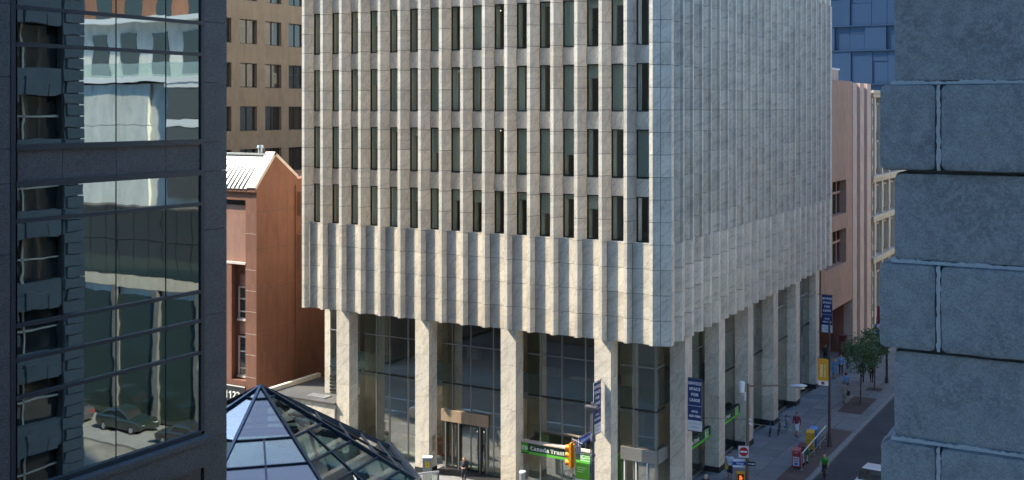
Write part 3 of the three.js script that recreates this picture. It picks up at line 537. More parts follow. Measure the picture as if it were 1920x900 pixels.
// ---------------------------------------------------------------- buildings further up the street
{
  const b = thing('pink_building', 'pinkish stone building with recessed dark windows and open arcade next to the marble block', 'building');
  const X = -26.5, z0 = -99.75, z1 = -118;
  const band = (ya, yb, a, c, m = M.pink) => put('wall', B(X - 0.8, X, ya, yb, c, a, rr(0, 3), rr(0, 3)), m, b);
  band(16.0, 25.2, z0, -110.9); band(11.5, 12.9, z0, -110.9); band(4.5, 8.3, z0, -110.9);
  for (const [ya, yb] of [[12.9, 16.0], [8.3, 11.5]]) {
    band(ya, yb, z0, -101.0); band(ya, yb, -108.6, -110.9);
    for (let i = 0; i < 5; i++) {
      const a = -101.0 - i * 1.52, w = part('window', b);
      put('pane', B(X - 0.7, X - 0.66, ya, yb, a - 1.4, a), M.darkGlass, w);
      put('window_frame', merge([B(X - 0.64, X - 0.5, ya, yb, a - 1.52, a - 1.38), B(X - 0.64, X - 0.5, (ya + yb) / 2 + 0.3, (ya + yb) / 2 + 0.5, a - 1.38, a)]), M.pink, w);
    }
  }
  for (let i = 0; i < 3; i++) put('pilaster', B(X - 0.8, X + 0.1 * i + 0.05, GY, 25.1, -112.6 - 2.5 * i, -110.95 - 2.5 * i), M.pinkPale, b), put('wall', B(X - 0.8, X - 0.2, GY, 25.0, -113.44 - 2.5 * i, -112.62 - 2.5 * i), M.pinkPale, b);
  put('arcade_wall', B(-31.5, -31.2, GY, 4.5, z1, z0), M.pink, b); put('arcade_soffit', B(-31.2, X - 0.82, 4.52, 4.7, -110.9, z0), M.pink, b);
  put('arcade_end_wall', B(-31.2, X - 0.82, GY, 4.5, -111.3, -110.95), M.terraPale, b);
  put('building_core', B(-60, X - 0.82, 4.75, 25, z1, z0), M.pink, b); put('parapet', B(-40, -27.2, 25.2, 26.2, -108.5, -100.5), M.pinkPale, b); put('coping', B(-40, -27.1, 26.2, 26.36, -108.6, -100.4), M.white, b);
  const c = thing('cream_building', 'ornate cream stone facade with arched window bays beyond the pink building', 'building');
  const CX = -26.6, Z0 = -118.9, Z1 = -150;
  put('wall', B(-60, CX - 0.5, GY, 24.2, Z1, Z0 - 0.02), M.stoneCream, c);
  put('end_wall', B(CX - 0.49, CX - 0.1, GY, 24.2, Z0 - 0.75, Z0), M.pinkPale, c);
  for (let i = 0; i < 36; i++) put('quoin', B(CX - 0.3, CX, GY + i * 0.68, GY + i * 0.68 + 0.62, Z0 - (i % 2 ? 1.25 : 0.95), Z0 - 0.76), M.stoneCream, c);
  for (const y of [24.2, 15.5, 11.4, 7.2]) put('cornice', merge([B(CX - 0.49, CX + 0.35, y, y + 0.3, Z1, Z0 - 0.02), B(CX - 0.49, CX + 0.15, y - 0.4, y, Z1, Z0 - 0.78)]), M.stoneCream, c);
  for (let j = 0; j < 7; j++) {
    const a = Z0 - 1.4 - j * 3.4;
    put('pilaster', B(CX - 0.49, CX + 0.12, GY, 24.1, a - 0.6, a), M.stoneCream, c);
    for (const [y, h, arch] of [[1.0, 4.6, 0], [8.0, 2.6, 0], [12.2, 2.4, 0], [16.4, 2.8, 1], [20.2, 2.9, 1]]) {
      for (let q = 0; q < 2; q++) {
        const zz = a - 0.75 - q * 1.35, w = part('window', c), r = 0.48;
        const s = new THREE.Shape(); s.moveTo(-r, 0); s.lineTo(r, 0); s.lineTo(r, h - r); if (arch) s.absarc(0, h - r, r, 0, Math.PI); else { s.lineTo(r, h); s.lineTo(-r, h); } s.lineTo(-r, 0);
        const o = new THREE.Shape(); o.moveTo(-r - 0.14, 0); o.lineTo(r + 0.14, 0); o.lineTo(r + 0.14, h - r); if (arch) o.absarc(0, h - r, r + 0.14, 0, Math.PI); else { o.lineTo(r + 0.14, h + 0.14); o.lineTo(-r - 0.14, h + 0.14); } o.holes.push(s);
        const pg = new THREE.ExtrudeGeometry(s, { depth: 0.03, bevelEnabled: false, curveSegments: 5 }), fg = new THREE.ExtrudeGeometry(o, { depth: 0.35, bevelEnabled: false, curveSegments: 5 });
        for (const gg of [pg, fg]) { gg.rotateY(Math.PI / 2); gg.translate(CX - 0.49, y, zz - 0.6); }
        put('pane', pg, M.darkGlass, w); put('window_frame', metreUV(fg), M.stoneCream, w);
      }
    }
  }
  const t = thing('blue_tower', 'distant blue clad tower of stepped metal panels above the pink building', 'building');
  put('tower_core', B(-75, -26, GY, 80, -190, -150.12), M.blueClad[0], t);
  let y = 18.4, r = 0; const hs = [1.5, 2.8, 1.5, 2.9];
  while (y < 42) {
    const hgt = [4.3, 3.18][r % 2]; let x = -48 + rr(0, 1);
    put('floor_rail', B(-50, -26, y - 0.16, y, -150.12, -149.7), M.blueClad[0], t);
    while (x < -27) { const w = [1.9, 1.2, 2.0, 2.7][Math.floor(rnd() * 4)], hh = rnd() < 0.5 ? hgt - 0.2 : (hgt - 0.2) * 0.68; put('cladding_panel', B(x, x + w - 0.05, y + 0.02, y + hh, -150.12, -150 + pick([0, 0.1, 0.22])), pick(M.blueClad), t); if (hh < hgt - 0.3) put('cladding_panel', B(x, x + w - 0.05, y + hh + 0.05, y + hgt - 0.18, -150.12, -150 + 0.05), pick(M.blueClad), t); x += w; }
    y += hgt; r++;
  }
}
// ---------------------------------------------------------------- own side of the street: rusticated stone building, mirrored in the tower glass
{
  const b = thing('stone_building', 'rusticated grey stone building with banded pier of rough blocks and white mortar', 'building');
  const FX = 0.55, ZE = -38;
  put('wall', merge([B(FX, 20, GY, 45, -33.2, 30), B(FX, 20, GY, 45, ZE, -37.1)]), M.greyStone, b);
  put('inner_core', B(FX + 0.9, 20, GY, 45, -37.1, -33.2), M.roomWall, b);
  const story = 3.35;
  for (let f = 0; f < 12; f++) {
    const y = 1 + f * story;
    put('wall', B(FX, FX + 0.85, y + 2.1, y + story, -37.1, -33.2), M.greyStone, b);
    const w = part('window', b); put('pane', B(FX + 0.5, FX + 0.53, y, y + 2.1, -37.1, -33.2), M.darkGlass, w); put('window_frame', merge([B(FX + 0.42, FX + 0.5, y, y + 2.1, -35.2, -35.1), B(FX + 0.42, FX + 0.5, y + 1.05, y + 1.12, -37.1, -33.2)]), M.cream, w);
    for (let k = -2; k <= 2; k++) { const zc = -35.15 + k * 0.62, t = k * 0.16; put('keystone', prism([[FX - 0.14 - (k ? 0 : 0.08), 0], [FX, 0], [FX, 1], [FX - 0.14 - (k ? 0 : 0.08), 1]].map(([x, q]) => [x, zc - 0.29 + q * 0.58]), y + 2.12 - Math.abs(t) * 0.2, y + 2.95 - Math.abs(t)), M.greyStone, b); }
    for (let k = 0; k < 6; k++) {
      const yy = y + k * story / 6, q = k % 2;
      put('quoin', B(FX - 0.16, FX, yy + 0.02, yy + story / 6 - 0.03, ZE - 0.15, ZE + (q ? 1.0 : 0.8)), M.greyStone, b);
      if (k < 4) put('quoin', B(FX - 0.13, FX, yy + 0.02, yy + story / 6 - 0.03, -34.5 + (q ? 0 : 0.25), -33.0), M.greyStone, b);
    }
  }
  // the banded pier in front of the lens
  const rough = (w, h, d, jit) => {
    const nx = Math.max(2, Math.round(w / 0.02)), ny = Math.max(2, Math.round(h / 0.02)), g = new THREE.BoxGeometry(w, h, d, nx, ny, Math.max(2, Math.round(d / 0.05))), p = g.attributes.position, o = rr(0, 1), r = 0.007;
    for (let i = 0; i < p.count; i++) {
      let [x, y, z] = [p.getX(i), p.getY(i), p.getZ(i)]; const e = [w / 2 - Math.abs(x), h / 2 - Math.abs(y), d / 2 - Math.abs(z)].map(q => Math.max(0, r - q));
      const n = fbm(o + x * 0.35 + z * 0.3, o * 0.7 + y * 0.35, 32, 3, 200) - 0.5, s = 1 - 0.3 * Math.hypot(...e) / r;
      const pull = Math.max(0, e[0] + e[1] + e[2] - r) * 0.75;
      x -= Math.sign(x) * (pull + jit * n * (e[0] > 0 ? 1 : 0)); y -= Math.sign(y) * (pull + jit * n * (e[1] > 0 ? 0.6 : 0)); z -= Math.sign(z) * (pull * 1.0 + jit * 0.5 * n * (e[2] > 0 ? 1 : 0));
      p.setXYZ(i, x, y, z);
    }
    g.computeVertexNormals(); const nn = g.attributes.normal.clone(), uv = new Float32Array(p.count * 2);
    for (let i = 0; i < p.count; i++) { const ax = Math.abs(nn.getX(i)), az = Math.abs(nn.getZ(i)); uv[2 * i] = (ax > az ? p.getZ(i) : p.getX(i)) + o; uv[2 * i + 1] = (Math.abs(nn.getY(i)) > 0.8 ? p.getZ(i) : p.getY(i)) + o * 1.7; }
    g.setAttribute('uv', new THREE.BufferAttribute(uv, 2)); return g;
  };
  const ZP = -4.63, CH = 0.346, y0 = 22.605;
  put('pier_core', B(-0.9, 0.5, 10, 40, -6.2, ZP - 0.06), M.greyStone, b);
  for (let k = -6; k <= 5; k++) {
    const yb = y0 + (k - 1) * CH, proud = ((k % 2) + 2) % 2 === 0;
    if (proud) {
      const xl = -0.99 + rr(-0.008, 0.008), xj = -0.776;
      const a = put('rough_block', rough(xj - 0.006 - xl, CH - 0.012, 1.4, 0.006), M.rough, b); a.position.set((xl + xj - 0.006) / 2, yb + CH / 2, ZP - 0.66);
      const c = put('rough_block', rough(0.9, CH - 0.012, 1.4, 0.006), M.rough, b); c.position.set(xj + 0.006 + 0.45, yb + CH / 2, ZP - 0.66);
      // vertical mortar with a wavering edge
      const s = new THREE.Shape(), n = 26; const L = [], Rr = []; for (let i = 0; i <= n; i++) { const yy = (i / n) * (CH - 0.02); L.push(new THREE.Vector2(-0.0045 - rr(0, 0.006), yy)); Rr.push(new THREE.Vector2(0.0045 + rr(0, 0.006), yy)); }
      s.setFromPoints([...L, ...Rr.reverse()]);
      const mg = new THREE.ExtrudeGeometry(s, { depth: 0.06, bevelEnabled: false }); mg.translate(xj, yb + 0.01, ZP - 0.032); put('mortar_joint', metreUV(mg), M.mortar, b);
    } else { const m = put('rough_block', rough(1.4, CH - 0.004, 1.3, 0.004), M.rough, b); m.position.set(-0.95 + 0.7, yb + CH / 2, ZP - 0.65); }
    // bed joint on top of each proud course
    if (proud) {
      const s = new THREE.Shape(), n = 120, T = [], Bt = []; for (let i = 0; i <= n; i++) { const x = -0.955 + 1.0 * i / n; T.push(new THREE.Vector2(x, 0.002 + rr(0, 0.006) + (Math.sin(i * 0.21) > 0.2 ? 0.003 : 0))); Bt.push(new THREE.Vector2(x, -0.007)); }
      s.setFromPoints([...Bt, ...T.reverse()]); const mg = new THREE.ExtrudeGeometry(s, { depth: 0.05, bevelEnabled: false }); mg.translate(0, yb + CH, ZP - 0.038); put('mortar_joint', metreUV(mg), M.mortar, b);
    }
  }
}
{ // across the cross street on the same side: pale block with glass bay, brick house behind, added bounce terrace further on
  const b = thing('pale_office', 'pale panelled office block with glass bay and roof terrace mirrored in tower glass', 'building');
  const Z = -60.4;
  put('building_core', B(2, 42, GY, 24.4, -80, Z - 0.3), M.pale, b);
  for (let i = 0; i < 13; i++) for (let r = 0; r < 3; r++) { const x = 2.3 + i * 3.0; if (i !== 4 && i !== 5) put('wall_panel', B(x, x + 2.96, 15.4 + r * 3.0, 15.4 + r * 3.0 + 2.96, Z - 0.28, Z), M.pale, b); if (r < 2) for (const q of [0, 1.5]) put('curtain_pane', B(x + q, x + q + 1.46, 10.2 + r * 2.55, 12.7 + r * 2.55, Z - 0.2, Z + 0.05), M.greenGlass, b); }
  put('canopy_roof', B(2, 42, 15.28, 15.4, Z - 0.2, Z + 1.3), M.roofFeltShade, b);
  for (let r = 2; r < 5; r++) { put('bay_pane', B(14.3, 18.2, 10.3 + r * 2.9, 10.3 + r * 2.9 + 2.2, Z - 0.25, Z + 0.2), M.darkGlass, b); put('bay_band', B(14.3, 18.2, 10.3 + r * 2.9 + 2.25, 10.3 + r * 2.9 + 2.85, Z - 0.25, Z + 0.26), M.white, b); }
  put('roof_edge', B(1.9, 42, 24.5, 24.9, -80, Z + 0.3), M.white, b);
  put('terrace_rail', B(2.2, 41, 24.9, 26.0, Z + 0.1, Z + 0.12), M.shopGlass, b);
  put('penthouse', B(6, 42, 24.9, 29.2, -80, Z - 2), M.pale, b); for (let i = 0; i < 10; i++) put('penthouse_pane', B(7 + i * 3.3, 8.8 + i * 3.3, 25.2, 28.4, Z - 2, Z - 1.95), M.darkGlass, b); put('penthouse_roof', B(5.4, 42, 29.2, 29.6, -80, Z - 1.2), M.white, b);
  put('tan_band', B(1.95, 42, 9.2, 10.1, Z - 0.3, Z + 0.06), M.stoneCream, b);
  for (let i = 0; i < 9; i++) { put('shop_pane', B(2.5 + i * 4.3, 6.3 + i * 4.3, GY, 8.6, Z - 0.25, Z - 0.1), M.greenGlass, b); put('shop_pier', B(6.3 + i * 4.3, 6.8 + i * 4.3, GY, 9.2, Z - 0.3, Z + 0.1), M.greyStone, b); }
  const k = thing('brick_warehouse', 'red brick building with arched windows rising behind the pale office block', 'building');
  put('wall', B(4, 60, GY, 44, -100, -81), M.brick, k);
  for (let i = 0; i < 12; i++) for (let r = 0; r < 4; r++) { const w = part('window', k); put('pane', B(6 + i * 4.2, 8 + i * 4.2, 27.5 + r * 4, 30 + r * 4, -81, -80.95), M.darkGlass, w); put('window_sill', B(5.9 + i * 4.2, 8.1 + i * 4.2, 27.3 + r * 4, 27.5 + r * 4, -81, -80.8), M.stoneCream, w); }
  put('cornice', B(3.6, 60, 44, 44.8, -100, -80.5), M.brick, k);
  const s = thing('added_bounce_terrace', 'unseen pale stone terrace added to bounce sunlight onto the pink building', 'building');  // out of view, added so its sunlit wall throws soft light across the street
  put('wall', B(0.6, 20, GY, 34, -190, -101), M.stoneCream, s);
  for (let i = 0; i < 18; i++) for (let r = 0; r < 7; r++) { const w = part('window', s); put('pane', B(0.57, 0.6, 5 + r * 4, 7.2 + r * 4, -104 - i * 4.6, -102.4 - i * 4.6), M.darkGlass, w); put('window_sill', B(0.45, 0.6, 4.8 + r * 4, 5 + r * 4, -104.2 - i * 4.6, -102.2 - i * 4.6), M.white, w); }
}

{ // office tower further down the cross street, seen in the upper windows
  const b = thing('bronze_office', 'bronze office tower on the cross street mirrored in the upper windows', 'building');
  put('tower_core', B(-90, -62.5, GY, 50, -39.5, -5), M.brownWall, b);
  for (let r = 0; r < 13; r++) put('window_band', B(-89.5, -63, 1.5 + r * 3.7, 3.6 + r * 3.7, -39.6, -39.52), M.darkGlass, b);
}

// ---------------------------------------------------------------- people: one continuous skin per figure, from joints with radii
const SKIN = [0.42, 0.25, 0.17], SKIN2 = [0.2, 0.11, 0.07], HAIR = [0.03, 0.022, 0.018];
function figure(name, label, [x, y, z], turn, o) {
  const s = (o.h || 1.72) / 1.75, skin = o.skin || SKIN, top = o.top, leg = o.leg, shoe = o.shoe || [0.02, 0.02, 0.02], fore = o.short ? skin : top, shin = o.bare ? skin : leg;
  const st = o.stride ?? 0.12, J = o.joints || {};
  const hip = [0.1, 0.92, 0], ank = J.ank || [[0.1, 0.09, st], [-0.1, 0.09, -st]], kne = J.kne || [[0.105, 0.5, st * 0.7 + 0.05], [-0.105, 0.5, -st * 0.3 + 0.02]];
  const hips = J.hip || [hip, [-0.1, 0.92, 0]], sh = J.sh || [[0.19, 1.42, 0], [-0.19, 1.42, 0]], elb = J.elb || [[0.27, 1.14, -0.04], [-0.27, 1.14, 0.03]], wri = J.wri || [[0.27, 0.88, 0.08], [-0.27, 0.88, 0.02]];
  const ch = J.chest || [0, 1.28, 0], nk = J.neck || [0, 1.5, 0.0], hd = J.head || [0, 1.63, 0.02], pel = J.pel || [0, 0.96, 0];
  const bones = [];
  const bone = (a, b, r0, r1, c) => bones.push([a, b, r0, r1, c]);
  bone(pel, ch, 0.135, 0.16, top); bone(ch, [(sh[0][0] + sh[1][0]) / 2, sh[0][1] - 0.05, (sh[0][2] + sh[1][2]) / 2], 0.16, 0.14, top); bone(sh[0], sh[1], 0.075, 0.075, top);
  bone([0, nk[1] - 0.06, nk[2]], hd, 0.055, 0.05, skin); bone(hd, [hd[0], hd[1] + 0.04, hd[2] - 0.01], 0.095, 0.1, skin); bone([hd[0], hd[1] - 0.07, hd[2] + 0.04], hd, 0.06, 0.08, skin); bone([hd[0], hd[1], hd[2] + 0.1], [hd[0], hd[1] + 0.02, hd[2] + 0.085], 0.018, 0.012, skin);
  for (const k of [0, 1]) {
    bone(sh[k], elb[k], 0.058, 0.045, o.sleeveless ? skin : top); bone(elb[k], wri[k], 0.043, 0.03, fore);
    const d = wri[k].map((v, i) => v + (v - elb[k][i]) * 0.25); bone(wri[k], d, 0.034, 0.036, skin);
    bone(hips[k], kne[k], 0.098, 0.062, o.skirt ? leg : (o.shorts ? leg : leg)); bone(kne[k], ank[k], 0.06, 0.042, shin);
    bone([ank[k][0], ank[k][1] - 0.04, ank[k][2] - 0.02], [ank[k][0], ank[k][1] - 0.045, ank[k][2] + 0.15], 0.045, 0.035, shoe);
  }
  bone(hips[0], hips[1], 0.1, 0.1, leg);
  if (o.skirt) { bone([0, 0.9, 0], [0, o.skirt, 0.01], 0.15, 0.17, leg); }
  if (o.jacket) bone([0, 1.3, 0], [0, 0.86, 0], 0.16, 0.165, top);
  // distance field -> surface nets
  const lo = [1e9, 1e9, 1e9], hi = [-1e9, -1e9, -1e9]; for (const [a, b, r0, r1] of bones) for (const [p, r] of [[a, r0], [b, r1]]) for (let i = 0; i < 3; i++) { lo[i] = Math.min(lo[i], p[i] - r - 0.06); hi[i] = Math.max(hi[i], p[i] + r + 0.06); }
  const C = 0.026, n = lo.map((v, i) => Math.ceil((hi[i] - v) / C) + 1), F = new Float32Array(n[0] * n[1] * n[2]);
  const seg = (p, a, b, r0, r1) => { const ab = [b[0] - a[0], b[1] - a[1], b[2] - a[2]], ap = [p[0] - a[0], p[1] - a[1], p[2] - a[2]]; const L = ab[0] ** 2 + ab[1] ** 2 + ab[2] ** 2 || 1e-9; const t = Math.max(0, Math.min(1, (ap[0] * ab[0] + ap[1] * ab[1] + ap[2] * ab[2]) / L)); return Math.hypot(ap[0] - t * ab[0], ap[1] - t * ab[1], ap[2] - t * ab[2]) - (r0 + (r1 - r0) * t); };
  const id = (i, j, k) => (k * n[1] + j) * n[0] + i;
  for (let k = 0; k < n[2]; k++) for (let j = 0; j < n[1]; j++) for (let i = 0; i < n[0]; i++) {
    const p = [lo[0] + i * C, lo[1] + j * C, lo[2] + k * C]; let acc = 0; for (const [a, b, r0, r1] of bones) { const d = seg(p, a, b, r0, r1); if (d < 0.25) acc += Math.exp(-d * 55); }
    F[id(i, j, k)] = acc > 1e-12 ? -Math.log(acc) / 55 : 0.3;
  }
  const vert = new Map(), P = [], idx = [];
  for (let k = 0; k < n[2] - 1; k++) for (let j = 0; j < n[1] - 1; j++) for (let i = 0; i < n[0] - 1; i++) {
    let m = 0, c = [0, 0, 0], cnt = 0; const v = []; for (let q = 0; q < 8; q++) { v[q] = F[id(i + (q & 1), j + (q >> 1 & 1), k + (q >> 2))]; if (v[q] < 0) m |= 1 << q; }
    if (m === 0 || m === 255) continue;
    for (const [a, b] of [[0, 1], [2, 3], [4, 5], [6, 7], [0, 2], [1, 3], [4, 6], [5, 7], [0, 4], [1, 5], [2, 6], [3, 7]]) if ((v[a] < 0) !== (v[b] < 0)) { const t = v[a] / (v[a] - v[b]); for (let d = 0; d < 3; d++) { const A0 = a >> d & 1, B0 = b >> d & 1; c[d] += A0 + (B0 - A0) * t; } cnt++; }
    vert.set(id(i, j, k), P.length / 3); P.push(lo[0] + (i + c[0] / cnt) * C, lo[1] + (j + c[1] / cnt) * C, lo[2] + (k + c[2] / cnt) * C);
  }
  const quad = (a, b, c, d, flip) => { const V = [a, b, c, d].map(q => vert.get(q)); if (V.some(q => q === undefined)) return; if (flip) V.reverse(); idx.push(V[0], V[1], V[2], V[0], V[2], V[3]); };
  for (let k = 1; k < n[2] - 1; k++) for (let j = 1; j < n[1] - 1; j++) for (let i = 1; i < n[0] - 1; i++) {
    const v = F[id(i, j, k)] < 0;
    if (v !== F[id(i + 1, j, k)] < 0) quad(id(i, j - 1, k - 1), id(i, j, k - 1), id(i, j, k), id(i, j - 1, k), !v);
    if (v !== F[id(i, j + 1, k)] < 0) quad(id(i - 1, j, k - 1), id(i - 1, j, k), id(i, j, k), id(i, j, k - 1), !v);
    if (v !== F[id(i, j, k + 1)] < 0) quad(id(i - 1, j - 1, k), id(i, j - 1, k), id(i, j, k), id(i - 1, j, k), !v);
  }
  const col = new Float32Array(P.length); for (let i = 0; i < P.length; i += 3) { let best = 9, c; for (const [a, b, r0, r1, cc] of bones) { const d = seg([P[i], P[i + 1], P[i + 2]], a, b, r0, r1); if (d < best) { best = d; c = cc; } } col.set(c, i); }
  let g = new THREE.BufferGeometry(); g.setAttribute('position', new THREE.Float32BufferAttribute(P, 3)); g.setAttribute('color', new THREE.BufferAttribute(col, 3)); g.setIndex(idx); g.computeVertexNormals();
  // fingers, joined to the same mesh
  const ex = [g.toNonIndexed()];
  for (const k of [0, 1]) {
    const w = wri[k], u = w.map((v, i) => v - elb[k][i]), L = Math.hypot(...u), dn = u.map(v => v / L), e = w.map((v, i) => v + dn[i] * 0.07);
    for (let f = 0; f < 5; f++) { const off = (f - 2) * 0.018, len = [0.045, 0.075, 0.085, 0.078, 0.06][f], a = [e[0], e[1], e[2] + off], b = a.map((v, i) => v + dn[i] * len + (f ? 0 : [0, 0, -0.02][i])); b[2] += 0.012; const q = rod(a, b, 0.01, 0.008, 6); q.deleteAttribute('uv'); const cc = new Float32Array(q.attributes.position.count * 3); for (let i = 0; i < cc.length; i += 3) cc.set(skin, i); q.setAttribute('color', new THREE.BufferAttribute(cc, 3)); ex.push(q); }
  }
  g = mergeGeometries(ex);
  const t = thing(name, label, 'person', [x, y, z], turn, o.group); t.scale.setScalar(s);
  put('body', g, M.vcol, t);
  const hc = o.hair || HAIR, hm = std(hc), hg = new THREE.SphereGeometry(0.113, 14, 10); hg.scale(0.95, o.longHair ? 1.15 : 1, 1.02); hg.translate(hd[0], hd[1] + 0.035, hd[2] - 0.025);
  const hl = [hg.toNonIndexed()]; if (o.longHair) hl.push(rod([hd[0], hd[1] + 0.03, hd[2] - 0.07], [hd[0], hd[1] - 0.28, hd[2] - 0.1], 0.1, 0.07, 10));
  put('hair', merge(hl), hm, t);
  if (o.bag) { put('bag', B(...o.bag.box), std(o.bag.color), t); }
  return t;
}
const face = (dx, dz) => Math.atan2(dx, dz);
const holding = { elb: [[0.25, 1.14, 0.02], [-0.25, 1.14, 0.02]], wri: [[0.08, 1.12, 0.26], [-0.08, 1.13, 0.26]] };
figure('person', 'person in dark suit and white shirt looking at phone in front of entrance', [-38.1, GY, -60.2], face(0.35, 1), { h: 1.66, top: [0.025, 0.026, 0.034], leg: [0.025, 0.025, 0.032], jacket: 1, joints: holding, hair: [0.05, 0.03, 0.02], stride: 0.16 });
figure('person', 'person in dark green top and bright blue skirt inside the glass entrance', [-38.9, GY + 0.02, -63.5], face(-0.2, -1), { h: 1.75, top: [0.02, 0.03, 0.025], leg: [0.03, 0.06, 0.42], bare: 1, skirt: 0.62, skin: SKIN2 });
figure('person', 'person in white shirt seated on ledge of first marble column', [-48.0, GY + 0.1, -60.1], face(1, 0.3), { h: 1.7, top: [0.7, 0.7, 0.7], leg: [0.12, 0.12, 0.13], short: 1, hair: [0.02, 0.02, 0.02], joints: { kne: [[0.1, 0.5, 0.4], [-0.1, 0.5, 0.42]], ank: [[0.1, 0.09, 0.42], [-0.1, 0.09, 0.44]], hip: [[0.1, 0.5, 0], [-0.1, 0.5, 0]], pel: [0, 0.55, 0], chest: [0, 0.85, 0.04], sh: [[0.19, 1.0, 0.08], [-0.19, 1.0, 0.08]], elb: [[0.26, 0.75, 0.12], [-0.26, 0.75, 0.12]], wri: [[0.12, 0.62, 0.36], [-0.12, 0.62, 0.36]], neck: [0, 1.08, 0.1], head: [0, 1.2, 0.14] } });
{ const l = thing('stone_ledge', 'low marble ledge at foot of first column under the seated person', 'bench', [-48.0, GY, -60.3]); put('ledge_block', B(-0.6, 0.6, 0, 0.46, -0.32, 0.3), M.marble[1], l); put('ledge_top', B(-0.62, 0.62, 0.46, 0.5, -0.32, 0.33), M.marble[2], l); }
figure('person', 'person in white top and short black skirt with yellow bag by the side columns', [-24.14, GY, -69.3], face(0.3, 1), { h: 1.68, top: [0.62, 0.66, 0.72], leg: [0.02, 0.02, 0.025], bare: 1, skirt: 0.62, sleeveless: 1, short: 1, longHair: 1, bag: { box: [-0.3, -0.08, 0.72, 0.98, 0.1, 0.2], color: [0.5, 0.28, 0.03] } });
figure('person', 'grey haired person in black carrying white paper beside the corner column', [-23.86, GY, -64.3], face(0.3, 1), { h: 1.72, top: [0.03, 0.03, 0.035], leg: [0.04, 0.04, 0.05], short: 1, hair: [0.42, 0.42, 0.4], joints: holding, bag: { box: [-0.28, 0.02, 1.0, 1.26, 0.3, 0.34], color: [0.75, 0.76, 0.8] } });
figure('person', 'person with long red hair in white dress and dark red cardigan on pavement', [-23.19, GY, -80.8], face(0.1, 1), { h: 1.68, top: [0.2, 0.03, 0.05], leg: [0.6, 0.6, 0.62], bare: 1, skirt: 0.6, longHair: 1, hair: [0.13, 0.02, 0.02] });
figure('person', 'person in beige suit with black shoulder bag walking away past the trees', [-22.5, GY, -91.6], Math.PI, { h: 1.75, top: [0.3, 0.27, 0.24], leg: [0.25, 0.23, 0.21], jacket: 1, hair: [0.2, 0.14, 0.1], bag: { box: [-0.42, -0.26, 0.72, 1.05, -0.14, 0.14], color: [0.02, 0.02, 0.02] } });
figure('person', 'person in light blue shirt walking away ahead of the beige suit', [-23.1, GY, -94.6], Math.PI, { h: 1.8, top: [0.22, 0.36, 0.62], leg: [0.08, 0.09, 0.12], short: 1 });
figure('person', 'person in pale blue shirt with dark backpack walking by last column', [-25.2, GY, -101.4], 0.2, { h: 1.78, top: [0.3, 0.42, 0.6], leg: [0.05, 0.05, 0.07], bag: { box: [-0.2, 0.2, 1.0, 1.4, -0.32, -0.14], color: [0.03, 0.03, 0.035] } });
figure('person', 'person in teal blue dress beside the banner pole', [-25.4, GY, -99.9], 0.1, { h: 1.68, top: [0.1, 0.25, 0.4], leg: [0.1, 0.22, 0.36], bare: 1, skirt: 0.55 });
figure('person', 'person in dark clothes waiting under the arcade of the pink building', [-27.5, GY, -105.0], 0.6, { h: 1.78, top: [0.03, 0.035, 0.05], leg: [0.03, 0.03, 0.035], short: 1 });
figure('person', 'person in dark jacket walking behind the thin street tree', [-23.0, GY, -99.8], 0.1, { h: 1.8, top: [0.025, 0.025, 0.03], leg: [0.02, 0.02, 0.025], jacket: 1 });
figure('person', 'person in black suit beside the second street tree', [-22.3, GY, -100.2], 0.0, { h: 1.8, top: [0.02, 0.02, 0.022], leg: [0.03, 0.03, 0.034], jacket: 1, skin: SKIN2 });
figure('person', 'person in bright blue dress with red hair near the red banner', [-26.0, GY, -119.5], Math.PI, { h: 1.7, top: [0.04, 0.07, 0.5], leg: [0.04, 0.07, 0.5], bare: 1, skirt: 0.6, longHair: 1, hair: [0.2, 0.04, 0.02] });

// ---------------------------------------------------------------- bicycles
function bicycle(label, pos, turn, color, rider) {
  const b = thing('bicycle', label, 'bicycle', pos, turn, undefined), r = 0.34, wb = 1.04, fm = std(color, { roughness: 0.4 });
  for (const s of [-1, 1]) {
    const w = part('wheel', b); const t = new THREE.TorusGeometry(r - 0.02, 0.024, 6, 26); t.rotateY(Math.PI / 2); t.translate(0, r, s * wb / 2); put('tyre', t, M.tyre, w);
    const sp = []; for (let i = 0; i < 8; i++) { const a = i * Math.PI / 4; sp.push(rod([0, r, s * wb / 2], [0, r + Math.sin(a) * (r - 0.03), s * wb / 2 + Math.cos(a) * (r - 0.03)], 0.004, 0.004, 4)); } put('spokes', merge(sp), M.steel, w);
  }
  const bb = [0, 0.3, -0.06], seat = [0, 0.78, -0.24], head = [0, 0.8, 0.36], ra = [0, r, -wb / 2], fa = [0, r, wb / 2];
  put('frame', merge([rod(bb, seat, 0.018), rod(bb, head, 0.02), rod(seat, head, 0.018), rod(bb, ra, 0.014), rod(seat, ra, 0.012), rod(head, fa, 0.016)]), fm, b);
  put('saddle', merge([rod([0, 0.78, -0.24], [0, 0.92, -0.28], 0.014), B(-0.07, 0.07, 0.91, 0.97, -0.4, -0.14)]), M.black, b);
  put('handlebar', merge([rod(head, [0, 1.0, 0.33], 0.014), rod([-0.27, 1.01, 0.28], [0, 1.0, 0.36], 0.013), rod([0.27, 1.01, 0.28], [0, 1.0, 0.36], 0.013)]), M.black, b);
  put('pedals', merge([rod([-0.09, 0.16, -0.02], [-0.06, 0.3, -0.06], 0.01), rod([0.09, 0.44, -0.1], [0.06, 0.3, -0.06], 0.01), B(-0.16, -0.07, 0.14, 0.17, -0.06, 0.02), B(0.07, 0.16, 0.43, 0.46, -0.14, -0.06)]), M.black, b);
  return b;
}
bicycle('black bicycle with blue frame locked beside side column', [-24.9, GY, -80.1], 0.25, [0.05, 0.12, 0.3]);
bicycle('dark bicycle locked next to the blue framed bicycle', [-24.5, GY, -80.9], 0.2, [0.03, 0.03, 0.035]);
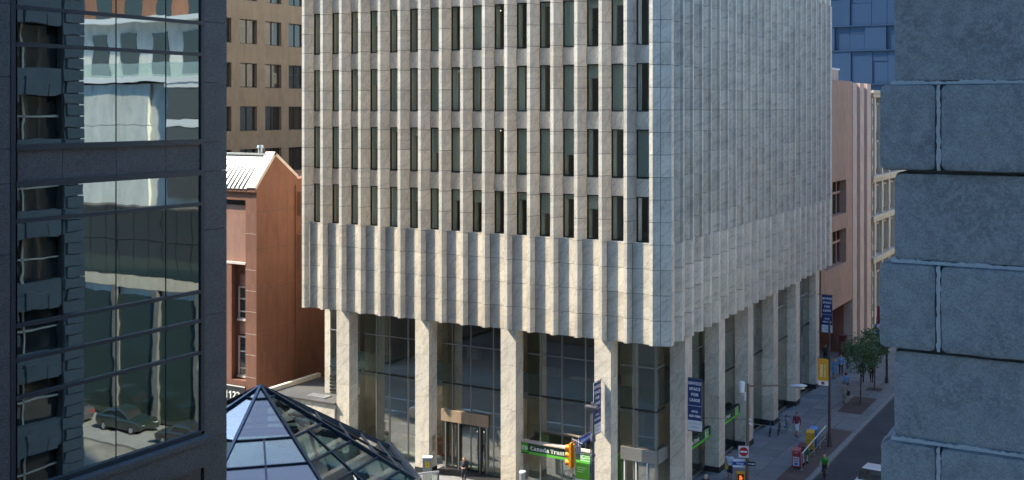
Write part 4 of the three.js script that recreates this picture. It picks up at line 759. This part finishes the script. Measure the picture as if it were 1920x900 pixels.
bicycle('black bicycle with yellow panniers leaning on rack by the column', [-24.35, GY, -82.2], 0.35, [0.02, 0.02, 0.02]);
{ const r = thing('bike_rack', 'steel ring bike rack holding the bicycles beside the side columns', 'bike rack', [-24.1, GY, -81.4]); const t = new THREE.TorusGeometry(0.28, 0.03, 8, 20); t.translate(0, 0.75, 0); put('ring', t, M.steel, r); put('post', rod([0, 0, 0], [0, 0.95, 0], 0.035), M.steel, r); }
bicycle('bicycle ridden by the person in green shirt along the kerb', [-19.0, -0.84, -72.3], 0.12, [0.03, 0.03, 0.03]);
figure('person', 'cyclist in bright green shirt and dark helmet riding beside the railing', [-19.0, -0.84, -72.45], 0.12, { h: 1.75, top: [0.06, 0.3, 0.06], leg: [0.02, 0.02, 0.025], short: 1, bare: 1, hair: [0.02, 0.02, 0.025], joints: { hip: [[0.09, 1.0, -0.12], [-0.09, 1.0, -0.12]], pel: [0, 1.05, -0.12], kne: [[0.1, 0.9, 0.32], [-0.1, 0.68, 0.25]], ank: [[0.11, 0.5, 0.1], [-0.11, 0.26, 0.14]], chest: [0, 1.32, 0.1], sh: [[0.18, 1.46, 0.2], [-0.18, 1.46, 0.2]], elb: [[0.25, 1.22, 0.3], [-0.25, 1.22, 0.3]], wri: [[0.24, 1.06, 0.42], [-0.24, 1.06, 0.42]], neck: [0, 1.52, 0.24], head: [0, 1.66, 0.3] } });
// more bicycles standing in front of the bank window
for (const [x, q, l] of [[-32.3, [0.02, 0.02, 0.02], 'black bicycle leaning at the rack under the green poster'], [-31.2, [0.03, 0.03, 0.035], 'black bicycle standing between the poster and the blue sign pole']]) bicycle(l, [x, GY, -61.2], Math.PI / 2 + rr(-0.2, 0.2), q);

// ---------------------------------------------------------------- banners
const lease = print(256, 900, (c, w, h) => {
  c.fillStyle = '#1c2f66'; c.fillRect(0, 0, w, h); c.fillStyle = '#c9c9d0'; c.fillRect(0, 722, w, 178); c.fillStyle = '#f0efe8'; c.textAlign = 'center'; c.font = 'bold 70px sans-serif';
  ['OFFICE', 'SPACE', 'FOR', 'LEASE'].forEach((t, i) => c.fillText(t, w / 2, 110 + i * 96)); c.fillRect(0, 468, w, 5); c.font = 'bold 50px sans-serif'; c.fillText('(416)', w / 2, 585); c.fillText('628-7000', w / 2, 665);
  c.fillStyle = '#3a3f55'; c.font = '40px serif'; c.fillText('C E N T R E', w / 2, 790); c.fillRect(60, 830, 140, 8);
});
function banner(label, pos, turn, w, h, face, wallSide, name = 'lease_banner') {
  const b = thing(name, label, 'banner', pos, turn); board('banner_cloth', b, w, h, 0.02, face, M.white);
  for (const y of [h / 2 + 0.03, -h / 2 - 0.03]) put('bracket', rod([-w / 2 - wallSide, y, 0], [w / 2 + 0.05, y, 0], 0.02), M.darkPole, b);
  return b;
}
banner('blue and white lease banner projecting from shaded corner column', [-24.55, 5.05, -64.3], 0, 0.88, 3.1, lease, 0.1);
banner('blue and white lease banner on last side column beside arcade', [-24.95, 5.55, -95.8], 0, 0.88, 3.1, lease, 0.5);
banner('blue and white lease banner edge on against the sunlit column', [-28.9, 5.27, -60.06], -Math.PI / 2, 0.98, 3.0, lease, 0.12);
banner('yellow street banner with white lettering on dark pole', [-20.95, 4.4, -79.4], 0, 0.72, 1.85, print(200, 520, (c, w, h) => {
  c.fillStyle = '#d79a1e'; c.fillRect(0, 0, w, h); c.fillStyle = '#e6e2da'; c.fillRect(0, 425, w, 95); c.fillStyle = '#a32a2a'; c.fillRect(65, 445, 60, 55); c.fillStyle = '#f2e2b8'; c.save(); c.translate(110, 360); c.rotate(-Math.PI / 2); c.font = 'bold 74px sans-serif'; c.fillText('YONGE', 0, -16); c.font = '44px sans-serif'; c.fillText('DOWNTOWN', 0, 40); c.restore();
}), 0.02, 'street_banner');
banner('dark red street banner with white oval foot on far pole', [-21.55, 4.8, -100.4], 0, 0.7, 1.9, print(200, 540, (c, w, h) => { c.fillStyle = '#8c1f2b'; c.fillRect(0, 0, w, h); c.fillStyle = '#dfe2ea'; c.beginPath(); c.ellipse(w / 2, 480, 110, 70, 0, 0, 7); c.fill(); c.fillStyle = '#3a63a8'; c.fillRect(50, 470, 100, 18); c.fillStyle = '#e8c9c9'; c.save(); c.translate(130, 380); c.rotate(-Math.PI / 2); c.font = 'bold 62px sans-serif'; c.fillText('YONGE', 0, 0); c.restore(); }), 0.02, 'street_banner');
function pole(label, x, z, h, m, r = 0.1, name = 'street_pole') { const p = thing(name, label, 'pole', [x, GY, z]); put('shaft', rod([0, 0, 0], [0, h, 0], r, r * 0.7, 12), m, p); put('pole_base', rod([0, 0, 0], [0, 0.5, 0], r * 1.6, r * 1.3, 12), m, p); put('finial', rod([0, h, 0], [0, h + 0.1, 0], r * 0.8, 0.02, 10), m, p); return p; }
pole('dark slim pole carrying the yellow banner at kerb', -20.55, -79.5, 8.6, M.darkPole);
pole('dark pole carrying the red banner by second tree', -21.1, -100.4, 8.4, M.darkPole);

// ---------------------------------------------------------------- lamp and signal pole on the shaded corner
{
  const l = thing('lamp_signal_pole', 'rusty brown pole with street lamp arm and camera drum on shaded corner', 'street lamp', [-23.0, GY, -69.3]);
  put('shaft', rod([0, 0, 0], [0.05, 6.15, 0], 0.12, 0.085, 12), M.rustPole, l);
  put('arm', rod([0.05, 6.0, 0], [2.2, 6.05, -1.25], 0.055, 0.04, 8), M.rustPole, l);
  const lg = new THREE.SphereGeometry(0.2, 14, 8); lg.scale(2.9, 0.62, 1); lg.rotateY(0.5); lg.translate(2.75, 6.02, -1.55); put('lamp_head', lg, M.steel, l);
  const gl = new THREE.SphereGeometry(0.13, 12, 8); gl.scale(1.5, 0.7, 1); gl.rotateY(0.5); gl.translate(2.95, 5.88, -1.66); put('lamp_glass', gl, std([0.55, 0.5, 0.4], { roughness: 0.3 }), l);
  put('camera_drum', merge([rod([-0.32, 5.6, 0.1], [-0.32, 6.2, 0.1], 0.16, 0.19, 14), rod([-0.32, 6.2, 0.1], [-0.32, 6.27, 0.1], 0.19, 0.14, 14)]), M.white, l);
  put('drum_bracket', merge([rod([-0.3, 5.45, 0.1], [0.02, 5.4, 0], 0.03), rod([-0.12, 5.1, 0.06], [-0.12, 5.6, 0.06], 0.05)]), M.white, l);
  put('clamp', merge([rod([0.12, 3.95, 0], [0.24, 3.9, 0], 0.05), rod([0.12, 3.7, 0], [0.3, 3.6, 0], 0.06)]), M.white, l);
  put('span_wire', rod([0.2, 3.7, 0], [2.4, 2.6, -3.6], 0.012, 0.012, 5), M.steel, l); put('span_wire', rod([-0.1, 3.9, 0], [-2.85, 4.6, 3.9], 0.012, 0.012, 5), M.black, l);
  const n = thing('no_entry_sign', 'round red no entry sign on white plate beside lamp pole', 'sign', [-23.15, 1.25, -69.05], 0.35);
  board('sign_plate', n, 0.62, 0.72, 0.03, print(248, 288, (c, w, h) => { c.fillStyle = '#c9c6c6'; c.fillRect(0, 0, w, h); c.fillStyle = '#a01820'; c.beginPath(); c.arc(w / 2, h / 2, 112, 0, 7); c.fill(); c.fillStyle = '#e6dcdc'; c.fillRect(34, h / 2 - 20, w - 68, 40); }), M.steel); put('sign_bracket', rod([0.1, 0.3, -0.03], [0.16, 0.62, -0.2], 0.02), M.steel, n);
  const s = thing('street_name_sign', 'white and blue street name sign reading Yonge St on lamp pole', 'sign', [-23.42, 0.45, -69.2], 0.42);
  board('sign_plate', s, 0.95, 0.52, 0.03, print(380, 208, (c, w, h) => { c.fillStyle = '#d9dbe6'; c.fillRect(0, 0, w, h); c.fillStyle = '#26459a'; c.fillRect(0, 62, w, 92); c.fillStyle = '#f2f2f5'; c.font = 'bold 66px sans-serif'; c.fillText('Yonge', 90, 132); c.font = 'bold 30px sans-serif'; c.fillText('ST', 318, 116); }), M.white); put('sign_bracket', rod([0.3, -0.05, -0.02], [0.45, -0.05, -0.12], 0.03), M.steel, s);
  const w1 = thing('one_way_sign', 'small black one way sign on lamp pole', 'sign', [-22.68, 0.55, -69.1], 0.2);
  board('sign_plate', w1, 0.5, 0.26, 0.03, print(200, 104, (c, w, h) => { c.fillStyle = '#15151a'; c.fillRect(0, 0, w, h); c.fillStyle = '#c8c8cc'; c.beginPath(); c.moveTo(18, 40); c.lineTo(150, 40); c.lineTo(150, 22); c.lineTo(186, 52); c.lineTo(150, 82); c.lineTo(150, 64); c.lineTo(18, 64); c.fill(); }), M.black); put('sign_bracket', rod([-0.2, 0, -0.02], [-0.3, 0, -0.12], 0.03), M.steel, w1);
  const sg = thing('pedestrian_signal', 'yellow pedestrian signal showing lit orange hand below street name sign', 'traffic light', [-23.35, -0.62, -69.0], 0.5);
  put('housing', merge([B(-0.24, 0.24, 0, 0.55, -0.16, 0.14), B(-0.26, 0.26, 0.55, 0.6, -0.16, 0.3)]), M.yellow, sg);
put('signal_face', B(-0.2, 0.2, 0.06, 0.5, 0.141, 0.15), M.black, sg);
  put('lit_hand_signal', merge([B(-0.09, 0.07, 0.14, 0.28, 0.151, 0.16), ...[0, 1, 2, 3].map(q => B(-0.09 + q * 0.042, -0.058 + q * 0.042, 0.28, 0.4 + (q % 3 ? 0.03 : 0), 0.151, 0.16)), B(0.072, 0.11, 0.2, 0.3, 0.151, 0.16)]), new THREE.MeshStandardMaterial({ color: 0x3a1404, emissive: new THREE.Color(1, 0.16, 0.02), emissiveIntensity: 0.45 }), sg); put('signal_bracket', rod([0.2, 0.3, -0.1], [0.4, 0.3, -0.24], 0.03), M.yellow, sg);
}
// ---------------------------------------------------------------- sunlit corner: pole with street name sign and yellow signal
{
  const l = thing('signal_pole', 'grey pole with flat lamp head carrying blue street sign on sunlit corner', 'street lamp', [-27.15, GY, -55.9]);
  put('shaft', rod([0, 0, 0], [0, 7.2, 0], 0.11, 0.07, 12), M.greyPole, l); put('twin_shaft', rod([-0.14, 3.6, 0.02], [-0.1, 7.2, 0.02], 0.035, 0.035, 8), M.greyPole, l);
  put('lamp_head', merge([B(-0.45, 0.25, 7.12, 7.2, -0.15, 0.15), B(-0.2, 0.15, 7.0, 7.12, -0.12, 0.12), B(-0.1, 0.05, 7.2, 7.42, -0.06, 0.06)]), M.greyPole, l);
  put('collar', merge([rod([0, 5.3, 0], [0, 5.7, 0], 0.15, 0.13, 10), rod([0, 4.5, 0], [0, 4.62, 0], 0.14, 0.14, 10)]), M.greyPole, l);
  const s = thing('street_name_sign', 'long blue street name sign with white lettering tilted along signal arm', 'sign', [-27.5, 4.75, -55.75], Math.PI / 2);
  const bd = board('sign_plate', s, 1.75, 0.4, 0.03, print(600, 144, (c, w, h) => { c.fillStyle = '#1d3f9e'; c.fillRect(0, 0, w, h); c.fillStyle = '#f4f4f6'; c.font = 'bold 96px sans-serif'; c.fillText('Adelaide', 70, 106); c.font = 'bold 38px sans-serif'; c.fillText('ST', 520, 66); }), M.white);
  put('sign_arm', rod([-0.9, 0.23, -0.02], [0.9, 0.23, -0.02], 0.025), M.greyPole, s);
  const t = thing('traffic_light', 'yellow traffic light with visors hanging from arm before the green bank sign', 'traffic light', [-28.1, 3.25, -55.3], -1.4);
  put('housing', B(-0.19, 0.19, 0, 1.25, -0.14, 0.14), M.yellow, t); put('backplate', B(-0.3, 0.3, -0.08, 1.33, -0.02, 0.02), M.yellow, t);
  for (let i = 0; i < 3; i++) { put('visor', rod([0, 0.22 + i * 0.4, 0.14], [0, 0.2 + i * 0.4, 0.36], 0.15, 0.16, 12), M.yellow, t); put('lens', rod([0, 0.22 + i * 0.4, 0.13], [0, 0.22 + i * 0.4, 0.37], 0.13, 0.13, 12), M.lens, t); }
  put('mast_arm', merge([rod([0, 1.33, 0], [0, 1.5, 0], 0.035), rod([0, 1.5, 0], [0.72, 1.5, -0.8], 0.04)]), M.greyPole, t);
  const w = thing('turn_ban_sign', 'small white turn ban sign with black arrow behind traffic light', 'sign', [-27.83, 4.35, -55.42], 0.5);
  board('sign_plate', w, 0.34, 0.75, 0.02, print(120, 264, (c, ww, h) => { c.fillStyle = '#c9c9cc'; c.fillRect(0, 0, ww, h); c.strokeStyle = '#a02024'; c.lineWidth = 12; for (const y of [62, 196]) { c.beginPath(); c.arc(60, y, 46, 0, 7); c.stroke(); c.fillStyle = '#18181a'; c.fillRect(52, y - 24, 14, 48); } }), M.steel); put('sign_bracket', rod([0, 0.3, -0.02], [0.5, 0.3, -0.35], 0.02), M.greyPole, w);
  const t2 = thing('traffic_light', 'yellow traffic light low on the signal pole beside banner column', 'traffic light', [-26.75, 1.7, -55.7], 0.4);
  put('housing', B(-0.3, 0.3, -0.4, 0.72, -0.2, 0.2), M.yellow, t2); put('visor', merge([rod([0, 0.45, 0.2], [0, 0.43, 0.42], 0.16, 0.17, 12), rod([0, 0.0, 0.2], [0, -0.02, 0.42], 0.16, 0.17, 12)]), M.yellow, t2); put('bracket', rod([-0.3, 0.2, 0], [-0.42, 0.2, -0.15], 0.04), M.greyPole, t2);
}
// ---------------------------------------------------------------- bank signs
const bank = print(1400, 180, (c, w, h) => {
  c.fillStyle = '#23402f'; c.fillRect(0, 0, w, h); c.fillStyle = '#5db83a'; c.fillRect(225, 138, w - 225, 42); c.fillStyle = '#49a832'; c.fillRect(95, 12, 120, 152); c.fillStyle = '#f6f6f0'; c.font = 'bold 84px serif'; c.fillText('TD', 99, 118, 112); c.font = 'bold 88px serif'; c.fillText('Canada Trust', 255, 112);
  c.fillStyle = '#e8efe0'; c.fillRect(1130, 20, 170, 120); c.fillStyle = '#4fae36'; c.fillRect(1140, 30, 150, 100); c.strokeStyle = '#f2f6ea'; c.lineWidth = 12; c.beginPath(); c.arc(1178, 80, 26, 0.6, 5.6); c.stroke(); c.fillStyle = '#f2f6ea'; c.font = 'bold 26px sans-serif'; c.fillText('Green', 1206, 72); c.fillText('Machine', 1200, 102);
});
{
  const s = thing('bank_sign', 'dark green bank fascia sign with white lettering between sunlit columns', 'sign', [-32.28, 1.82, -61.45], 0);
  board('sign_board', s, 5.5, 0.68, 0.3, bank, M.black); put('sign_top', B(-2.76, 2.76, 0.345, 0.43, -0.2, 0.22), M.cream, s); put('sign_hanger', merge([B(-2.6, -2.5, -0.2, 0.2, -1.1, -0.16), B(2.5, 2.6, -0.2, 0.2, -1.1, -0.16)]), M.frame, s);
  for (const [k, l] of [[1, 'green bank fascia sign between shaded columns under the lease banner'], [2, 'green bank fascia sign behind the lamp pole'], [5, 'green bank fascia sign at last shaded bay by arcade']]) {
    const z0 = sideCols[k - 1] - 1.13, z1 = sideCols[k] + 0.01, zs = thing('bank_sign', l, 'sign', [finX(z0) - 1.15, 1.9, (z0 + z1) / 2], Math.PI / 2);
    board('sign_board', zs, z0 - z1 - 0.02, 0.72, 0.22, bank, M.black); put('sign_hanger', merge([B(-1.8, -1.7, -0.2, 0.2, -0.4, -0.12), B(1.7, 1.8, -0.2, 0.2, -0.4, -0.12)]), M.frame, zs);
  }
  const p = thing('green_poster', 'green and white poster hanging in bank window below the fascia sign', 'poster', [-31.05, 0.35, -62.45]);
  board('poster_sheet', p, 0.95, 1.55, 0.015, print(190, 310, (c, w, h) => { c.fillStyle = '#62b33c'; c.fillRect(0, 0, w, h); c.fillStyle = '#dcdde4'; c.fillRect(0, 205, w, 105); c.fillStyle = '#cfe8bb'; for (let i = 0; i < 3; i++) c.fillRect(22, 60 + i * 26, 130 - i * 24, 8); c.fillStyle = '#888'; c.fillRect(90, 285, 80, 8); }), M.white); put('poster_rail', B(-0.48, 0.48, 0.77, 0.8, -0.02, 0.02), M.steel, p);
  const cn = thing('column_number', 'dark metal entrance number 220 with stem on side of second column', 'sign', [-41.01, 1.2, -61.15], Math.PI / 2);
  board('number_plate', cn, 0.42, 1.05, 0.02, print(84, 210, (c, w, h) => { c.fillStyle = '#a8987e'; c.fillRect(0, 0, w, h); c.fillStyle = '#1b1917'; c.font = 'bold 46px serif'; c.fillText('220', 4, 60); c.fillRect(37, 80, 9, 120); }), M.marble[1]); put('plate_fixing', B(-0.15, 0.15, -0.3, 0.3, -0.04, -0.01), M.black, cn);
}
// ---------------------------------------------------------------- parapet, info post, bollards
{
  const p = thing('glass_parapet', 'grey framed glass parapet panel beside entrance walk', 'parapet', [-39.7, GY, -57.9], 0.9);
  put('parapet_panel', B(-1.0, 1.0, 0.12, 1.0, -0.04, 0.04), M.shopGlass, p); put('parapet_rail', B(-1.1, 1.1, 1.0, 1.08, -0.08, 0.08), M.steel, p); put('parapet_post', B(-1.1, -1.0, 0, 1.0, -0.06, 0.06), M.greyPole, p); put('parapet_post', B(1.0, 1.1, 0, 1.0, -0.06, 0.06), M.greyPole, p);
  const i = thing('info_post', 'pale post with yellow information badge beside the glass parapet', 'post', [-40.3, GY, -59.4], 0.5);
  put('post_body', B(-0.28, 0.28, 0, 1.5, -0.18, 0.18), M.alu, i); put('post_cap', B(-0.3, 0.3, 1.5, 1.58, -0.2, 0.2), M.white, i); board('badge', i, 0.24, 0.36, 0.02, print(60, 90, (c, w, h) => { c.fillStyle = '#e0c01c'; c.fillRect(0, 0, w, h); c.fillStyle = '#1a1a16'; c.fillRect(26, 30, 9, 40); c.fillRect(26, 16, 9, 9); }), M.white).position.set(0.02, 1.15, 0.195);
  const b = thing('steel_bollard', 'pale steel cylinder bollard with white cap beside the bank window', 'bollard', [-34.0, GY, -60.3]);
  put('bollard_body', rod([0, 0, 0], [0, 1.35, 0], 0.19, 0.19, 16), M.alu, b); put('bollard_cap', rod([0, 1.35, 0], [0, 1.42, 0], 0.21, 0.18, 16), M.white, b);
}
// ---------------------------------------------------------------- newspaper boxes and railing
function newsBox(label, x, z, w, h, color, capColor, name = 'newspaper_box', front) {
  const n = thing(name, label, 'newspaper box', [x, GY, z], 0.08), m = std(color, { roughness: 0.45 });
  put('cabinet', B(-w / 2, w / 2, 0.1, h, -0.22, 0.22), m, n); put('plinth', B(-w / 2 + 0.05, w / 2 - 0.05, 0, 0.1, -0.18, 0.18), M.black, n);
  const hd = quadSlab([[-w / 2, h + 0.16, -0.22], [-w / 2, h + 0.02, 0.24], [w / 2, h + 0.02, 0.24], [w / 2, h + 0.16, -0.22]], 0.16); put('hood', hd, std(capColor, { roughness: 0.45 }), n);
  board('front_panel', n, w - 0.1, h * 0.5, 0.012, front || print(90, 120, (c, W, H) => { c.fillStyle = '#c8c8d2'; c.fillRect(0, 0, W, H); c.fillStyle = '#8c2030'; for (let i = 0; i < 6; i++) c.fillRect(12 + (i % 2) * 36, 10 + (i >> 1) * 22, 26, 14); c.fillStyle = '#2a5ab0'; c.fillRect(18, 80, 52, 30); }), M.white).position.set(0, h * 0.42, 0.228);
  put('handle', B(-0.1, 0.1, h - 0.12, h - 0.08, 0.22, 0.26), M.steel, n); return n;
}
newsBox('red newspaper box with white printed front at railing end', -21.15, -73.7, 0.5, 1.15, [0.34, 0.03, 0.03], [0.4, 0.1, 0.1]);
newsBox('dark brown newspaper box behind the red one', -21.05, -74.6, 0.44, 1.2, [0.06, 0.03, 0.025], [0.1, 0.03, 0.03]);
newsBox('small green newspaper box between red and yellow boxes', -20.95, -75.2, 0.42, 0.8, [0.04, 0.14, 0.06], [0.05, 0.2, 0.08]);
newsBox('tall yellow newspaper box beside the railing', -21.45, -78.0, 0.5, 1.2, [0.62, 0.32, 0.01], [0.66, 0.36, 0.02], 'newspaper_box', std([0.5, 0.26, 0.01]));
newsBox('blue newspaper box behind the yellow one', -21.45, -78.9, 0.5, 1.22, [0.07, 0.2, 0.42], [0.1, 0.28, 0.52], 'newspaper_box', std([0.06, 0.16, 0.36]));
{ const r = thing('steel_railing', 'slanting steel railing with posts between newspaper boxes and kerb', 'railing', [-20.75, GY, -73.4]);
  put('top_rail', rod([0, 1.05, 0], [-0.35, 1.05, -7.2], 0.05, 0.05, 10), M.steel, r); for (let i = 0; i <= 4; i++) { const x = -0.35 * i / 4, z = -7.2 * i / 4; put('post', rod([x, 0, z], [x, 1.05, z], 0.04, 0.04, 8), M.steel, r); put('post_foot', rod([x, 0, z], [x, 0.03, z], 0.1, 0.1, 10), M.steel, r); } put('mesh_panel', rod([0, 0.35, 0], [-0.35, 0.35, -7.2], 0.015, 0.015, 6), M.steel, r); }
for (const [x, z, l] of [[-28.3, -111.4, 'dark red post box at the arcade corner'], [-26.9, -109.2, 'tall dark red cabinet on pavement before the arcade']]) { const n = thing('street_cabinet', l, 'cabinet', [x, GY, z]); put('cabinet', B(-0.35, 0.35, 0, 1.9, -0.25, 0.25), std([0.17, 0.035, 0.03]), n); put('cabinet_top', B(-0.4, 0.4, 1.9, 2.0, -0.3, 0.3), std([0.12, 0.03, 0.025]), n); }
{ const b = thing('steel_bollard', 'slim grey bollard on pavement next to waiting person', 'bollard', [-25.3, GY, -104.2]); put('bollard_body', rod([0, 0, 0], [0, 1.15, 0], 0.1, 0.09, 10), M.greyPole, b); put('bollard_cap', rod([0, 1.15, 0], [0, 1.2, 0], 0.11, 0.07, 10), M.greyPole, b); }

// ---------------------------------------------------------------- trees in the pavement
function tree(label, x, z, h, cr) {
  const t = thing('street_tree', label, 'tree', [x, GY, z]); const limbs = [rod([0, 0, 0], [0.05, h * 0.42, 0], 0.06, 0.045, 8)], tips = [];
  for (let i = 0; i < 14; i++) { const a = i * 2.4, y0 = h * rr(0.36, 0.6), L = cr * rr(0.6, 1), b = [0.05 + Math.cos(a) * L * 0.75, y0 + h * rr(0.1, 0.32), Math.sin(a) * L * 0.75]; limbs.push(rod([0.05, y0 * 0.9, 0], b, 0.025, 0.01, 5)); tips.push(b); }
  limbs.push(rod([0.05, h * 0.4, 0], [0.1, h * 0.9, 0.05], 0.045, 0.012, 6)); put('trunk', merge(limbs), M.bark, t);
  const v = [], N = 2500;
  for (let i = 0; i < N; i++) {
    let p; if (rnd() < 0.6) { const q = tips[Math.floor(rnd() * tips.length)]; const r = cr * 0.42 * Math.cbrt(rnd()), th = rr(0, 6.28), ph = Math.acos(rr(-1, 1)); p = [q[0] + r * Math.sin(ph) * Math.cos(th), q[1] + r * Math.cos(ph), q[2] + r * Math.sin(ph) * Math.sin(th)]; }
    else { const th = rr(0, 6.28), ph = Math.acos(rr(-1, 1)), r = Math.cbrt(rnd()); p = [cr * 0.9 * r * Math.sin(ph) * Math.cos(th), h * 0.66 + h * 0.3 * r * Math.cos(ph), cr * 0.9 * r * Math.sin(ph) * Math.sin(th)]; }
    const s = rr(0.065, 0.14), d = new THREE.Vector3(rr(-1, 1), rr(-0.8, 0.4), rr(-1, 1)).normalize(), u = new THREE.Vector3(rr(-1, 1), rr(-1, 1), rr(-1, 1)).cross(d).normalize();
    const P0 = new THREE.Vector3(...p), a = P0.clone().addScaledVector(d, s), b = P0.clone().addScaledVector(u, s * 0.45), c = P0.clone().addScaledVector(d, -s), e = P0.clone().addScaledVector(u, -s * 0.45);
    for (const q of [a, b, c, a, c, e]) v.push(q.x, q.y, q.z);
  }
  const g = new THREE.BufferGeometry(); g.setAttribute('position', new THREE.Float32BufferAttribute(v, 3)); g.computeVertexNormals(); put('crown', g, M.leaf, t);
  put('tree_pit', B(-0.6, 0.6, 0.002, 0.012, -0.6, 0.6), M.soil, t);
}
tree('thin street tree with loose dark crown before the walkers', -21.4, -92.2, 6.0, 1.6);
tree('smaller street tree next to the red banner pole', -21.5, -97.6, 5.4, 1.35);

// ---------------------------------------------------------------- cars
function car(label, pos, turn, color, name = 'parked_car') {
  const c = thing(name, label, 'car', pos, turn), paint = phys(color, { roughness: 0.35, clearcoat: 1, clearcoatRoughness: 0.05 });
  const ex = (pts, w, bev) => { const g = new THREE.ExtrudeGeometry(new THREE.Shape(pts.map(p => new THREE.Vector2(...p))), { depth: w - 2 * bev, bevelEnabled: true, bevelThickness: bev, bevelSize: bev, bevelSegments: 3, curveSegments: 6 }); g.translate(0, 0, -(w - 2 * bev) / 2); return g; };
  put('body', ex([[-2.15, 0.32], [-1.75, 0.3], [1.75, 0.3], [2.2, 0.38], [2.22, 0.66], [1.95, 0.84], [1.0, 0.93], [-1.3, 0.96], [-2.15, 0.92], [-2.25, 0.6]], 1.78, 0.1), paint, c);
  put('cabin_glass', ex([[-1.75, 0.98], [1.0, 0.95], [0.35, 1.36], [-0.2, 1.42], [-1.1, 1.4]], 1.5, 0.12), M.darkGlass, c);
  put('roof', ex([[-1.15, 1.46], [0.2, 1.46], [0.0, 1.53], [-0.9, 1.53]], 1.36, 0.05), paint, c);
  for (const x of [-1.35, 1.38]) for (const s of [-1, 1]) { const w = part('wheel', c), t = new THREE.CylinderGeometry(0.33, 0.33, 0.22, 22); t.rotateX(Math.PI / 2); t.translate(x, 0.33, s * 0.82); put('tyre', t, M.tyre, w); const r = new THREE.CylinderGeometry(0.2, 0.2, 0.235, 14); r.rotateX(Math.PI / 2); r.translate(x, 0.33, s * 0.82); put('rim', r, M.steel, w); }
  for (const s of [-1, 1]) { put('headlight', B(2.16, 2.31, 0.6, 0.74, s * 0.55 - 0.18, s * 0.55 + 0.18), M.white, c); put('tail_light', B(-2.34, -2.22, 0.68, 0.84, s * 0.6 - 0.18, s * 0.6 + 0.18), std([0.3, 0.01, 0.01]), c); }
  return c;
}
car('silver car on the shaded road beside the rough stone pier', [-15.7, -0.84, -72.3], 1.5, [0.55, 0.57, 0.6], 'silver_car');
car('white car on the sunlit cross street mirrored in the glazing', [-47.5, -0.84, -53.4], 0, [0.65, 0.65, 0.63], 'white_car');
car('black car parked before the pale office mirrored in tower glass', [13.5, GY, -57.6], 0, [0.02, 0.02, 0.022], 'black_car');
car('dark green car parked before the pale office mirrored in tower glass', [20.2, GY, -58.4], Math.PI, [0.012, 0.02, 0.016], 'green_car');
car('grey car behind the green one before the pale office', [26.4, GY, -57.9], 0, [0.06, 0.06, 0.065], 'grey_car');

renderer.render(scene, camera);
